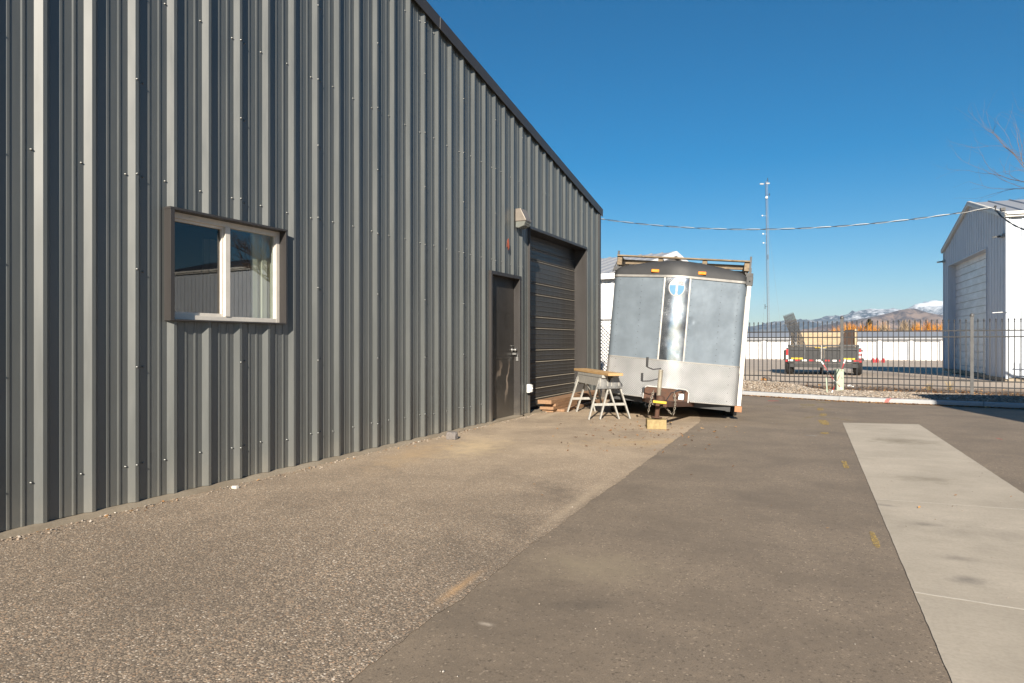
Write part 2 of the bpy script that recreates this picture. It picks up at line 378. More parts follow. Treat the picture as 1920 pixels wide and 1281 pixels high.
M['cap'] = skin('dark_grey_cap', (.045, .046, .048), .1, .55, .05)
def tread():
    m = NM('tread_plate'); tc = m.n('TexCoord'); sp = m.n('SeparateXYZ'); m.l(tc.outputs['Object'], sp.inputs[0])
    k = 2*math.pi/.060
    a = m.math('ADD', sp.outputs[0], sp.outputs[2]); b = m.math('SUBTRACT', sp.outputs[0], sp.outputs[2])
    s1 = m.math('SINE', m.math('MULTIPLY', a, k)); s2 = m.math('SINE', m.math('MULTIPLY', b, k))
    p = m.math('MULTIPLY', s1, s2); h = m.ramp(m.math('ABSOLUTE', p), [(.25, 0.0), (.7, 1.0)])
    n1 = m.noise(m.coord(), 4, 5); w = m.noise(m.coord(), 2.3, 3)
    m.base(m.mix(m.math('MULTIPLY', m.math('SUBTRACT', 1.0, h), .45), m.mix(m.ramp(n1, [(.3, 0.0), (.7, 1.0)]), (.46, .475, .485), (.60, .61, .62)), (.24, .245, .25))); m.set(m.ramp(n1, [(.3, .33), (.7, .46)]), .6)
    b1 = m.n('Bump'); b1.inputs['Strength'].default_value = .12; b1.inputs['Distance'].default_value = .05; m.l(w, b1.inputs['Height'])
    b2 = m.n('Bump'); b2.inputs['Strength'].default_value = 1.0; b2.inputs['Distance'].default_value = .0045
    m.l(h, b2.inputs['Height']); m.l(b1.outputs[0], b2.inputs['Normal']); m.l(b2.outputs[0], m.b.inputs['Normal']); return m.m
M['tread'] = tread()

# ------------------------------------------------------------------ corrugated sheet
PBR = [(0, 0), (.035, .032), (.059, .032), (.094, 0), (.144, 0), (.152, .005), (.166, .005), (.174, 0), (.228, 0), (.236, .005), (.250, .005), (.258, 0)]
def corr(mb, O, u, n, s0, s1, zb, zt, pitch=.3048, phase=0.0, prof=PBR, openings=(), m=0, v=Vector((0, 0, 1)), wig=0.0):
    O = Vector(O); u = Vector(u); n = Vector(n)
    pts = []
    k = math.floor((s0-phase)/pitch)-1
    while phase+k*pitch < s1+pitch:
        for (a, h) in prof: pts.append((phase+k*pitch+a*pitch/.3048, h))
        k += 1
    def hh(s):
        for i in range(len(pts)-1):
            if pts[i][0] <= s <= pts[i+1][0]:
                a, b = pts[i], pts[i+1]; t = (s-a[0])/max(b[0]-a[0], 1e-9); return a[1]+(b[1]-a[1])*t
        return 0
    ext = [s0, s1]
    for op in openings: ext += [op[0], op[1]]
    P2 = sorted([p for p in pts if s0 < p[0] < s1] + [(e, hh(e)) for e in ext])
    out = [P2[0]]
    for p in P2[1:]:
        if p[0]-out[-1][0] > 1e-6: out.append(p)
    for i in range(len(out)-1):
        (a, ha), (b, hb) = out[i], out[i+1]; mid = (a+b)/2
        iv = [(zb, None)]; cuts = sorted([(op[2], op[3]) for op in openings if op[0]-1e-6 < mid < op[1]+1e-6])
        lo_ = zb; spans = []
        for (c0, c1) in cuts:
            if c0 > lo_: spans.append((lo_, lo_, c0, c0))
            lo_ = c1
        spans.append((lo_, lo_, zt(a), zt(b)))
        for (za, zbb, zc, zd) in spans:
            pa = O+u*a+n*ha; pb = O+u*b+n*hb
            mb.quad(pa+v*za, pb+v*zbb, pb+v*zd, pa+v*zc, m)
    return hh

# ================================================================== GROUND
def sheet(name, poly, z, mat, sub=None):
    mb = MB(); mb.add([(x, y, z) for x, y in poly], [tuple(range(len(poly)))])
    return struct(mb.build(name, mat))
mb = MB()
xs = [-9000, -60, 60, 9000]; ys = [(-300, -.012), (28, -.012), (56, -.4), (84, -.8), (14000, -.8)]
vs = [(x, y, z) for (y, z) in ys for x in xs]
fs = [(j*4+i, j*4+i+1, j*4+i+5, j*4+i+4) for j in range(4) for i in range(3)]
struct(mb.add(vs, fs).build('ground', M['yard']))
KP = [(-9, 17.2), (-4.2, 16.1), (-1.73, 15.43), (-.9, 15.06), (-.02, 14.72), (.8, 14.60), (1.64, 14.54), (2.85, 14.37), (6, 14.1), (14, 13.6), (40, 12.0)]
def ky(x):
    for (a, b) in zip(KP, KP[1:]):
        if a[0] <= x <= b[0]: return a[1]+(b[1]-a[1])*(x-a[0])/(b[0]-a[0])
    return KP[-1][1]
poly = [(-30, -40), (40, -40)] + [(x, y+.05) for x, y in KP[::-1]] + [(-30, 20)]
sheet('asphalt', poly, 0.0, M['asphalt'])
bd = [G(a, b) for a, b in ((560, 1348), (827, 1148), (1007, 1015), (1166, 899), (1314, 790))]
bd = [(p.x, p.y) for p in bd]; bd = [(bd[0][0]-.55*4, bd[0][1]-1.0*4)] + bd + [(-2.1, 11.4), (-2.8, 13.2), (-3.2, 15.2)]
ed = []
for (a, b) in zip(bd, bd[1:]):
    L = math.hypot(b[0]-a[0], b[1]-a[1]); n = max(2, int(L/.03))
    for i in range(n):
        t = i/n; x = a[0]+(b[0]-a[0])*t; y = a[1]+(b[1]-a[1])*t
        q = .012*mnoise.noise(Vector((x*2.3, y*2.3, 0))) + .012*mnoise.noise(Vector((x*14, y*14, 3))) + random.uniform(-.006, .006)
        ed.append((x+q, y-q*.3))
sheet('old_asphalt', ed + [(-3.2, 15.4), (-4.44, 16), (-4.44, -12), (ed[0][0], -12)], .0025, M['old_asphalt'])
# concrete strip in slabs with narrow pale joints
sl = [G(1580, 793), G(1785, 1281)]; sr = [G(1723, 796), G(1920, 926)]
def ln(p, q, y): t = (y-p.y)/(q.y-p.y); return p.x+(q.x-p.x)*t
jl = [G(1608, 858), G(1640, 937), G(1711, 1112)]; jr = [G(1817, 866), G(1920, 957), G(1920, 1145)]
cuts = [(G(1580, 793), G(1723, 796))]
for a, b in zip(jl, jr): cuts.append((a, b))
dl = (sl[1]-sl[0]).normalized(); dr = (sr[1]-sr[0]).normalized()
lp = [cuts[0][0]]; rp = [cuts[0][1]]
for (a, b) in cuts[1:]:
    # extend each joint line to the right-hand edge of the strip
    d = (b-a); t = ((sr[0]-a).cross(dr)).z/(d.cross(dr)).z; t2 = ((sl[0]-a).cross(dl)).z/(d.cross(dl)).z
    lp.append(a+d*t2); rp.append(a+d*t)
for k in range(1, 6): lp.append(lp[3]+dl*1.5*k); rp.append(rp[3]+dr*1.5*k)
mb = MB()
for i in range(len(lp)-1):
    g = .002; a, b, c, d = lp[i]-(lp[i]-lp[i+1]).normalized()*g, rp[i]-(rp[i]-rp[i+1]).normalized()*g, rp[i+1]+(rp[i]-rp[i+1]).normalized()*g, lp[i+1]+(lp[i]-lp[i+1]).normalized()*g
    N = 26; e1 = [a.lerp(d, t/N) for t in range(N+1)]; e2 = [b.lerp(c, t/N) for t in range(N+1)]
    for t in range(N):
        if 0 < t: e1[t] = e1[t]+Vector((random.uniform(-.0015, .0015), 0, 0)); e2[t] = e2[t]+Vector((random.uniform(-.0015, .0015), 0, 0))
    vv = [(p.x, p.y, .0035) for p in e1] + [(p.x, p.y, .0035) for p in e2]
    mb.add(vv, [(k, k+1, N+2+k, N+1+k) for k in range(N)][::1])
o = mb.build('concrete_path', M['slab']); struct(o)
for p in o.data.polygons:
    if p.normal.z < 0: p.flip()
mb = MB(); mj = simple('joint_sealant', (.66, .61, .52), .7, 0, .2, 20, .1)
for i in range(1, len(lp)-1):
    a, b = lp[i], rp[i]; d = (b-a).normalized(); n = Vector((-d.y, d.x, 0)); wd = .014 if i == 3 else .012
    K = 30; top = []; bot = []
    for t in range(K+1):
        c = a.lerp(b, t/K)+n*.006*mnoise.noise(Vector((t*.7, i, 0))); top.append(c+n*wd/2); bot.append(c-n*wd/2)
    mb.add([(p.x, p.y, .0050) for p in bot+top], [(t, t+1, K+2+t, K+1+t) for t in range(K)])
struct(mb.build('path_joints', mj))
# kerb: swept profile with joints
fine = []
for (a, b) in zip(KP, KP[1:]):
    n = max(1, int(math.hypot(b[0]-a[0], b[1]-a[1])/.25))
    fine += [Vector((a[0]+(b[0]-a[0])*i/n, a[1]+(b[1]-a[1])*i/n, 0)) for i in range(n)]
for it in range(6):
    fine = [fine[0]]+[(fine[i-1]+fine[i]*2+fine[i+1])/4 for i in range(1, len(fine)-1)]+[fine[-1]]
KF = fine
def kprof(d): return [(0, -.01), (.012, .062), (.022, .082), (.045, .09), (.15, .09), (.16, -.01)]
mb = MB(); acc = 0; start = 0
def ksweep(pts):
    vs = []; n = 6
    for i, p in enumerate(pts):
        d = (pts[min(i+1, len(pts)-1)]-pts[max(i-1, 0)]).normalized(); nn = Vector((-d.y, d.x, 0))
        for (a, z) in kprof(0): vs.append(p+nn*a+Vector((0, 0, z)))
    fs = [(i*n+j, (i+1)*n+j, (i+1)*n+j+1, i*n+j+1) for i in range(len(pts)-1) for j in range(n-1)]
    mb.add(vs, fs); mb.add(vs[:n], [tuple(range(n))]); mb.add(vs[-n:], [tuple(range(n))[::-1]])
jx = [-7, -4.0, -2.0, G(1573, 752).x, G(1845, 764).x, 5.0, 8, 11, 14, 17, 20, 40]
seg = []
for p in KF:
    seg.append(p)
    if jx and p.x > jx[0] and len(seg) > 2:
        q = seg[-2]; t = (jx[0]-q.x)/(p.x-q.x); jp = q.lerp(p, t); dd = (p-q).normalized()
        ksweep(seg[:-1]+[jp-dd*.004]); seg = [jp+dd*.004, p]; jx.pop(0)
ksweep(seg)
o = mb.build('kerb', M['kerb']); struct(o)
for p in o.data.polygons: pass

# fence line shared by gravel and fence
def fy(x): return 16.6-.13*(x-.04)
def gz(x, y):
    y0 = ky(x)+.17; y1 = fy(x)+.15
    t = (y-y0)/(y1-y0)
    mnd = .14*max(0, min(1, (-.35-x)/.95)); mnd = mnd*mnd*(3-2*mnd/.14)/.14 if mnd > 0 else 0
    up = max(0, min(1, t/.75)); base = .090+.022*math.sin(min(t, .75)/.75*math.pi/2)
    z = base + mnd*(up*up*(3-2*up))
    if t > .72: q = min(1, (t-.72)/.5); z -= (z-.01)*q*q*(3-2*q)*(.75 if mnd < .01 else .8)
    return z + .010*mnoise.noise(Vector((x*3, y*3, 0)))
mb = MB(); NX, NY = 130, 26
vs = []
for i in range(NX+1):
    x = -4.6+18*i/NX
    for j in range(NY+1):
        y0 = ky(x)+.165; y1 = fy(x)+1.0; y = y0+(y1-y0)*j/NY
        z = gz(x, y); 
        if j == NY: z = -.02
        vs.append((x, y, z))
fs = [(i*(NY+1)+j, (i+1)*(NY+1)+j, (i+1)*(NY+1)+j+1, i*(NY+1)+j+1) for i in range(NX) for j in range(NY)]
mb.add(vs, fs, 0, True); struct(mb.build('gravel_bank', M['gravel_bed']))
CB = [(-1, -1, -1), (1, -1, -1), (1, 1, -1), (-1, 1, -1), (-1, -1, 1), (1, -1, 1), (1, 1, 1), (-1, 1, 1)]
CF = [(3, 2, 1, 0), (4, 5, 6, 7), (0, 1, 5, 4), (1, 2, 6, 5), (2, 3, 7, 6), (3, 0, 4, 7)]
def stone(mb, x, y, z, r, m=0):
    M3 = Matrix.Rotation(random.uniform(0, 6.3), 3, 'Z') @ Matrix.Rotation(random.uniform(-.6, .6), 3, 'X')
    sx, sy, sz = r*random.uniform(.7, 1.2), r*random.uniform(.6, 1), r*random.uniform(.4, .75)
    vs = [M3 @ Vector((a*sx*random.uniform(.45, .95), b*sy*random.uniform(.45, .95), c*sz*random.uniform(.5, .9))) + Vector((x, y, z)) for a, b, c in CB]
    mb.add(vs, CF, m)
mb = MB()
for k in range(15000):
    x = random.uniform(-2.6, 4.4) if k < 13000 else random.uniform(4.4, 9); t = random.random()
    y = ky(x)+.18+(fy(x)+.5-ky(x)-.18)*t; r = random.uniform(.009, .021)*(1.4 if random.random() < .06 else 1)
    stone(mb, x, y, gz(x, y)+r*.25, r)
stuff(mb.build('gravel', M['gravel']), 'tan and grey gravel heaped between the kerb and the iron fence', 'gravel')
def leaf(mb, x, y, z, s):
    a = random.uniform(0, 6.3); t1 = random.uniform(-.5, .5); t2 = random.uniform(-.4, .6)
    M3 = Matrix.Rotation(a, 3, 'Z') @ Matrix.Rotation(t1, 3, 'X') @ Matrix.Rotation(t2, 3, 'Y')
    pts = [(-1, 0, 0), (-.35, -.45, .12), (.5, -.35, .15), (1, 0, .05), (.45, .4, .18), (-.4, .42, .1)]
    vs = [M3 @ (Vector(p)*s) + Vector((x, y, z+s*.25)) for p in pts]
    mb.add(vs, [(0, 1, 4, 5), (1, 2, 3, 4)])
mb = MB()
for k in range(5200):                                   # along the far side of the fence
    x = random.gauss(1.0, 2.4); y = fy(x)+abs(random.gauss(.25, .5 if k % 2 else 1.6))-.1
    if x < -2.4: continue
    leaf(mb, x, y, max(gz(x, y), 0) if y < fy(x)+.9 else 0, random.uniform(.015, .045))
for k in range(2600):                                    # against the kerb face
    x = random.uniform(-2.2, 3.6); y = ky(x)-abs(random.gauss(0, .06))-.002; leaf(mb, x, y, .003, random.uniform(.010, .030))
for k in range(120):                                    # round the jack block
    a = G(1225+random.gauss(0, 75), 812+random.gauss(0, 14)); leaf(mb, a.x, a.y, .006, random.uniform(.008, .028))
for k in range(60):
    a = G(random.uniform(1020, 1230), random.uniform(785, 850)); leaf(mb, a.x, a.y, .006, random.uniform(.006, .022))
for k in range(130):                                    # along the foot of the wall
    y = random.uniform(1.5, 8.5); leaf(mb, -4.36+abs(random.gauss(0, .05)), y, .006, random.uniform(.006, .018))
for k in range(40):
    a = G(random.uniform(700, 1900), random.uniform(780, 1000)); leaf(mb, a.x, a.y, .006, random.uniform(.006, .016))
stuff(mb.build('leaf_litter', M['leaf']), 'dry brown leaves blown against the fence, kerb and wall', 'leaves')
mb = MB()
for k in range(700):
    x = random.uniform(-4.3, 1.6); y = random.uniform(1.2, 13)
    stone(mb, x, y, .006, random.uniform(.0015, .0042))
for k in range(500):
    y = random.uniform(1.2, 13); stone(mb, -4.37+abs(random.gauss(0, .06)), y, .008, random.uniform(.003, .010))
stuff(mb.build('loose_grit', M['gravel']), 'tiny loose stones scattered over the pavement', 'grit')
# painted survey marks
def paint_mat(name, c, th=.45):
    m = NM(name); m.base(c); m.set(.7)
    tr = m.n('BsdfTransparent'); mx = m.n('MixShader'); f = m.ramp(m.noise(m.coord(), 45, 5, .7), [(th-.10, 0.0), (th+.16, .9)])
    m.l(f, mx.inputs[0]); m.l(tr.outputs[0], mx.inputs[1]); m.l(m.b.outputs[0], mx.inputs[2]); m.l(mx.outputs[0], m.out.inputs['Surface']); return m.m
py_ = paint_mat('yellow_survey_paint', (.52, .36, .10), .46); py2 = paint_mat('worn_yellow_paint', (.42, .33, .12), .53)
pr = paint_mat('red_survey_paint', (.62, .14, .12), .42); pw = paint_mat('white_survey_paint', (.6, .58, .52), .5)
def stroke(pts, wd, mat, z=.0035):
    mb = MB(); ps = [G(*p) for p in pts]; fin = []
    for a, b in zip(ps, ps[1:]):
        n = max(2, int((b-a).length/.03)); fin += [a.lerp(b, i/n) for i in range(n)]
    fin.append(ps[-1]); vs = []
    for i, p in enumerate(fin):
        d = (fin[min(i+1, len(fin)-1)]-fin[max(0, i-1)]).normalized(); n = Vector((-d.y, d.x, 0))
        w2 = wd/2*(1+.5*mnoise.noise(p*9))*(1 if 0 < i < len(fin)-1 else .5)
        vs += [(p-n*w2)+Vector((0, 0, z)), (p+n*w2)+Vector((0, 0, z))]
    mb.add(vs, [(2*i, 2*i+2, 2*i+3, 2*i+1) for i in range(len(fin)-1)])
    o = mb.build('paint_mark', mat); struct(o)
    for p in o.data.polygons:
        if p.normal.z < 0: p.flip()
stroke([(1634, 998), (1640, 1012), (1646, 1028)], .034, py_)
stroke([(1582, 865), (1588, 879)], .045, py_)
stroke([(1538, 812), (1555, 813)], .16, py_)
stroke([(1541, 788), (1549, 797)], .12, py_)
stroke([(1505, 785), (1530, 781), (1560, 784), (1600, 790)], .05, py2)
stroke([(1538, 765), (1538, 770)], .10, py_); stroke([(1545, 776), (1542, 780)], .10, py_)
stroke([(1500, 765), (1520, 763), (1545, 767), (1575, 770)], .05, py2)
stroke([(1500, 759), (1530, 760)], .32, py2); stroke([(1535, 754), (1555, 756)], .22, py2)
stroke([(1432, 762), (1465, 764)], .09, py2); stroke([(1508, 817), (1533, 818)], .04, pw)
stroke([(1868, 822), (1880, 825)], .03, pr); stroke([(1440, 752), (1460, 752)], .12, pr)
mb = MB(); q = []                                          # red stripe sprayed over the kerb
i0 = min(range(len(KF)), key=lambda i: abs(KF[i].x-G(1668, 757).x))
for s_ in (-.05, .02):
    for (a, z) in ((-.004, .0), (.008, .064), (.018, .086), (.045, .0935), (.15, .0935)):
        q.append(KF[i0]+Vector((s_+a*2.1, -.23*(s_+a*2.1)+a, z)))
mb.add(q, [(j, 5+j, 6+j, j+1) for j in range(4)]); struct(mb.build('paint_mark', pr))

# ================================================================== MAIN BUILDING
WX = -4.44; EY = 13.30; RY = 1.3; SL = .195; EZ = 3.86
def ztop(y): return EZ+SL*(EY-y) if y >= RY else EZ+SL*(EY-RY)-SL*(RY-y)
bld = empty('metal_building', 'large dark grey corrugated metal building along the left side of the yard', 'building', (WX, 5, 0))
PI0 = 2.495
WIN = (3.40, 4.535, 1.315, 2.115); DR = (8.50, 9.50, 0.0, 2.15); RO = (9.82, 12.50, 0.0, 2.945)
def Wm(mb): # convert world verts to building-local
    mb.v = [(x-WX, y-5, z) for x, y, z in mb.v]; return mb
mb = MB()
hh = corr(mb, (WX, 0, 0), (0, 1, 0), (1, 0, 0), -10.7, EY, .035, lambda s: ztop(s)-.02, phase=PI0, openings=[(WIN[0], WIN[1], WIN[2], WIN[3]), (DR[0], DR[1], .0, DR[3]), (RO[0], RO[1], 0, RO[3])])
def inop(y, z):
    for a, b, c, d in (WIN, DR, RO):
        if a-.1 < y < b+.1 and c-.1 < z < d+.08: return True
    return False
def screw(mb, y, z, m):
    if inop(y, z) or z > ztop(y)-.15: return
    x = WX+hh(y); z += random.uniform(-.012, .012)
    mb.lathe([(.0, .010), (.004, .009), (.0055, .005), (.006, .003), (.009, .001), (.009, -.004)], (x, y, z), 8, m, 'x')
for k in range(-8, 36):
    y = PI0+k*.3048
    for z in (.29, 2.31, 3.62, 4.9): screw(mb, y-.016, z, 1)
    if k % 3 == 2:
        for z in (.29, .98, 1.65, 2.31, 2.98, 3.62, 4.3, 4.9): screw(mb, y+.047, z, 1); screw(mb, y+.112, z+.0, 1)
Wm(mb).build('wall', [M['wall'], M['screw']], bld)
# shell so the inside stays dark
mb = MB(); XB = -24
mb.quad((XB, -10.7, 0), (XB, EY, 0), (XB, EY, EZ), (XB, -10.7, EZ)); mb.add([(XB, -10.7, EZ), (XB, EY, EZ), (XB, RY, ztop(RY))], [(0, 1, 2)])
mb.quad((WX-.02, EY-.005, .03), (XB, EY-.005, .03), (XB, EY-.005, EZ-.02), (WX-.02, EY-.005, EZ-.02)); mb.quad((WX, -10.7, 0), (XB, -10.7, 0), (XB, -10.7, EZ), (WX, -10.7, EZ))
Wm(mb).build('back_wall', M['wall'], bld)
mb = MB()
for (ya, yb) in ((EY+.12, RY), (RY, -10.82)):
    za = ztop(ya) if ya > RY or yb < RY else 0
    za, zb_ = (EZ+SL*(EY-ya) if ya > RY else ztop(RY)), (ztop(RY) if yb == RY else ztop(yb))
    mb.add([(WX+.055, ya, za+.03), (WX+.055, yb, zb_+.03), (XB-.05, yb, zb_+.03), (XB-.05, ya, za+.03),
            (WX+.055, ya, za-.0), (WX+.055, yb, zb_-.0), (XB-.05, yb, zb_-.0), (XB-.05, ya, za-.0)],
           [(0, 1, 2, 3), (7, 6, 5, 4), (0, 3, 7, 4), (0, 4, 5, 1), (2, 6, 7, 3)])
Wm(mb).build('roof', M['trim'], bld)
mb = MB()     # rake trim: folded fascia in lapped lengths
def rk(ya, yb, th, o):
    a = Vector((0, ya, ztop(ya))); b = Vector((0, yb, ztop(yb)))
    mb.add([(WX+.036, ya, a.z-.11), (WX+.058+o, ya, a.z-.115), (WX+.062+o, ya, a.z+.035), (WX+.035, ya, a.z+.045),
            (WX+.036, yb, b.z-.11), (WX+.058+o, yb, b.z-.115), (WX+.062+o, yb, b.z+.035), (WX+.035, yb, b.z+.045)],
           [(3, 2, 1, 0), (4, 5, 6, 7), (0, 1, 5, 4), (1, 2, 6, 5), (2, 3, 7, 6), (3, 0, 4, 7)])
rk(EY+.13, 9.9, 0, 0); rk(9.95, 7.1, 0, .003); rk(7.15, 4.2, 0, 0); rk(4.25, RY, 0, .003); rk(RY, -4, 0, 0); rk(-4, -10.8, 0, .003)
Wm(mb).build('rake_trim', M['trim'], bld, .004)
mb = MB(); mb.box(WX-.06, WX+.045, EY-.055, EY+.045, .03, EZ-.04); Wm(mb).build('corner_trim', M['trim'], bld, .004)
for (a, b) in ((-10.7, 8.46), (9.54, 9.8), (12.52, 13.36)):
    mb = MB()   # concrete footing with an uneven edge
    n = max(1, int((b-a)/.12))
    for i in range(n):
        y0, y1 = a+(b-a)*i/n, a+(b-a)*(i+1)/n
        def pr_(y): return WX+.062+.014*mnoise.noise(Vector((y*1.7, 0, 0))), .032+.006*mnoise.noise(Vector((y*5, 2, 0)))
        (xa, za), (xb, zb_) = pr_(y0), pr_(y1)
        mb.add([(WX-.05, y0, za+.001), (WX-.05, y1, zb_+.001), (xa, y0, za), (xb, y1, zb_), (xa+.012, y0, -.01), (xb+.012, y1, -.01)], [(0, 2, 3, 1), (2, 4, 5, 3)])
    Wm(mb).build('footing', M['concrete'], bld)
# --- window
yc = (WIN[0]+WIN[1])/2; zc = (WIN[2]+WIN[3])/2
win = empty('window', '', 'x'); del win['label']; del win['category']; 
bpy.data.objects.remove(win)
mb = MB(); t = .012; px = .066        # window: folded steel surround (the part), vinyl frame and panes (sub-parts)
a, b, c, d = WIN
mb.box(WX-.05, WX+px, a-t, a+.004, c-t, d+t); mb.box(WX-.05, WX+px, b-.004, b+t, c-t, d+t)
mb.box(WX-.05, WX+px+.004, a-t-.003, b+t+.003, d, d+t+.006); mb.box(WX-.05, WX+px-.002, a+.004, b-.004, c-t, c)
mb.box(WX+px, WX+px+.003, a-t, a+.022, c-t, d+t-.002); 
win = Wm(mb).build('window', M['trim'], bld, .002)
g0 = WX-.035
mb = MB(); fw = .045
mb.box(g0-.03, g0+.03, a+.005, a+fw, c, d); mb.box(g0-.03, g0+.03, b-fw, b-.005, c, d)
mb.box(g0-.03, g0+.029, a+fw, b-fw, d-fw, d-.001); mb.box(g0-.03, g0+.029, a+fw, b-fw, c+.001, c+fw*.8)
ym = a+(b-a)*.49
mb.box(g0-.02, g0+.036, ym-.018, ym+.030, c+fw*.8, d-fw)
mb.box(g0-.028, g0+.012, a+fw, a+fw+.014, c+fw*.8, d-fw); mb.box(g0-.028, g0+.012, ym-.034, ym-.018, c+fw*.8, d-fw)
mb.box(g0-.028, g0+.011, a+fw+.014, ym-.034, d-fw-.02, d-fw); mb.box(g0-.028, g0+.011, a+fw+.014, ym-.034, c+fw*.8, c+fw*.8+.022)
mb.box(g0-.01, g0+.02, ym+.030, ym+.040, c+fw*.8, d-fw); mb.box(g0-.01, g0+.02, b-fw-.010, b-fw, c+fw*.8, d-fw)
mb.box(g0+.029, g0+.036, a+.20, a+.27, d-.030, d-.022)
Wm(mb).build('window_frame', M['vinyl'], win, .002)
def pane(y0, y1, x, mt, nm='pane'):
    mb = MB(); mb.box(x-.002, x+.002, y0, y1, c+.03, d-.04); return Wm(mb).build(nm, mt, win)
pane(a+fw, ym, g0-.012, M['screen_glass']); pane(ym+.03, b-fw, g0+.004, M['glass'])
mb = MB()
for i in range(5):
    y0 = b+.03-.055*i; mb.box(g0-.09-.02*(i % 2), g0-.07-.02*(i % 2), y0-.03, y0+.026, c-.1, d-.02)
for i in range(4):
    y0 = ym+.05-.045*i; mb.box(g0-.10-.02*(i % 2), g0-.08-.02*(i % 2), y0-.024, y0+.02, c-.1, d-.14)
Wm(mb).build('curtain', M['curtain'], win)
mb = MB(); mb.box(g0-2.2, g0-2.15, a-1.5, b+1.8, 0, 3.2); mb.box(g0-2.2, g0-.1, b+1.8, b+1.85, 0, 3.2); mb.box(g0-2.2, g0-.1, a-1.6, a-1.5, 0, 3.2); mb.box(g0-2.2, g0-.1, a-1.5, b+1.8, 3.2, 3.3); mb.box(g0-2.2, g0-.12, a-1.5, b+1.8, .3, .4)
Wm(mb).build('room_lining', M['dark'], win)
# --- personnel door
a, b, c, d = DR
mb = MB(); mb.box(WX-.12, WX+.036, a-.004, a+.045, 0.02, d); mb.box(WX-.12, WX+.036, b-.055, b+.004, .02, d); mb.box(WX-.12, WX+.038, a-.006, b+.006, d-.045, d+.006)
dr = Wm(mb).build('door_frame', M['trim'], bld, .003)
mb = MB(); mb.box(WX-.11, WX-.065, a+.047, b-.057, .03, d-.047); mb.box(WX-.065, WX-.058, a+.047, b-.057, .895, .925)
mb.box(WX-.075, WX-.055, a+.03, a+.05, .30, .42); mb.box(WX-.075, WX-.055, a+.03, a+.05, 1.75, 1.87)
dd = Wm(mb).build('door', M['door'], bld, .002)
mb = MB(); mb.lathe([(0, .075), (.018, .072), (.026, .058), (.024, .045), (.012, .038), (.011, .008), (.032, .006), (.032, 0)], (WX-.065, b-.12, 1.03), 14, 0, 'x')
mb.box(WX-.065, WX-.055, b-.16, b-.085, 1.085, 1.10); mb.box(WX-.06, WX+.0, b-.12, b-.04, .955, .985)
Wm(mb).build('handle', M['galv'], dd)
mb = MB(); mb.box(WX-.02, WX+.012, b-.075, b-.03, .86, .92); mb.tube([(WX, b-.067, .92), (WX, b-.067, .95), (WX, b-.052, .965), (WX, b-.038, .95), (WX, b-.038, .92)], .004, 6)
Wm(mb).build('padlock', M['galv'], dd, .003)
mb = MB(); mb.box(WX-.12, WX+.05, a-.03, b+.03, -.01, .030); Wm(mb).build('threshold', M['concrete'], bld, .004)
# --- overhead door
a, b, c, d = RO
mb = MB(); mb.box(WX-.24, WX+.036, a-.004, a+.012, 0, d); mb.box(WX-.24, WX+.036, b-.012, b+.01, 0, d); mb.box(WX-.24, WX+.045, a-.01, b+.015, d-.01, d+.035)
Wm(mb).build('opening_trim', M['trim'], bld, .003)
LN = [.06, .20, .37, .55, .82, 1.02, 1.39, 1.58, 1.96, 2.15, 2.53, 2.72, 3.0]
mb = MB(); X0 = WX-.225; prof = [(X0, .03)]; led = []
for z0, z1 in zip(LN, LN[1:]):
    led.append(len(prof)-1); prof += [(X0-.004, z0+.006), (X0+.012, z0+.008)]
    h = z1-z0; n = 4 if h > .25 else 2
    for i in range(n):
        q0 = z0+.02+(h-.04)*i/n; q1 = z0+.02+(h-.04)*(i+1)/n
        prof += [(X0+.016, q0+.006), (X0+.013, q0+.012), (X0+.013, q1-.012), (X0+.016, q1-.006)]
    prof += [(X0+.020, z1-.012), (X0+.020, z1-.010)]
vs = [(x, yy, z) for yy in (a, b) for x, z in prof]; n = len(prof)
mb.add(vs, [(i, n+i, n+i+1, i+1) for i in range(n-1)])
mb.m = [1 if (i in led and i > 0) else 0 for i in range(n-1)]; rd_m = simple('pale_ledge', (.34, .30, .24), .8, 0, .3, 20, .1)  # section ledges get a paler colour than the door steel
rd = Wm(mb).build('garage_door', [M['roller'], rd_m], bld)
mb = MB(); mb.box(X0-.02, X0+.03, a, b, .012, .05); Wm(mb).build('bottom_seal', M['rubber'], rd)
mb = MB(); mb.prism([(a+.012, WX-.25), (b-.012, WX-.25), (b-.012, WX+.16), (a+.3, WX+.10), (a+.012, WX+.02)], .0, .02)
mb.v = [(y, x, z) for x, y, z in mb.v]; mb.f = [f[::-1] for f in mb.f]
Wm(mb).build('door_sill', M['concrete'], bld)

# things on the wall
lt = empty('wall_light', 'beige metal lamp housing with clear lens above the left end of the garage door', 'lamp', (WX+.032, 9.40, 2.88))
mb = MB()
sec = [(0, .27, 0, .31), (.12, .27, .02, .29), (.20, .10, .05, .26), (.20, .08, .05, .26), (0, .08, 0, .31)]
pr0 = [(.0, .28), (.085, .28), (.17, .115), (.17, .09), (.0, .09)]
mb.prism([(x, z) for x, z in pr0], -.11, .11, 0, 'y'); mb.build('housing', simple('bronze_lamp_housing', (.24, .21, .18), .45, .3, .15, 9, .03), lt, .006)
mb = MB(); mb.prism([(.0, .088), (.165, .088), (.14, .02), (.05, -.01), (.0, .0)], -.10, .10, 0, 'y')
gm = NM('ribbed_lens'); gm.base((.34, .35, .31)); gm.set(.15, 0, .6); gm.b.inputs['Transmission Weight'].default_value = .55
wv = gm.n('TexWave'); wv.inputs['Scale'].default_value = 30; gm.l(gm.coord(), wv.inputs['Vector']); gm.bump(wv.outputs['Fac'], .5, .004)
mb.build('lens', gm.m, lt, .006)
ob = empty('outlet_box', 'small white outlet box low on the wall left of the garage door', 'outlet', (WX+.034, 9.74, .36))
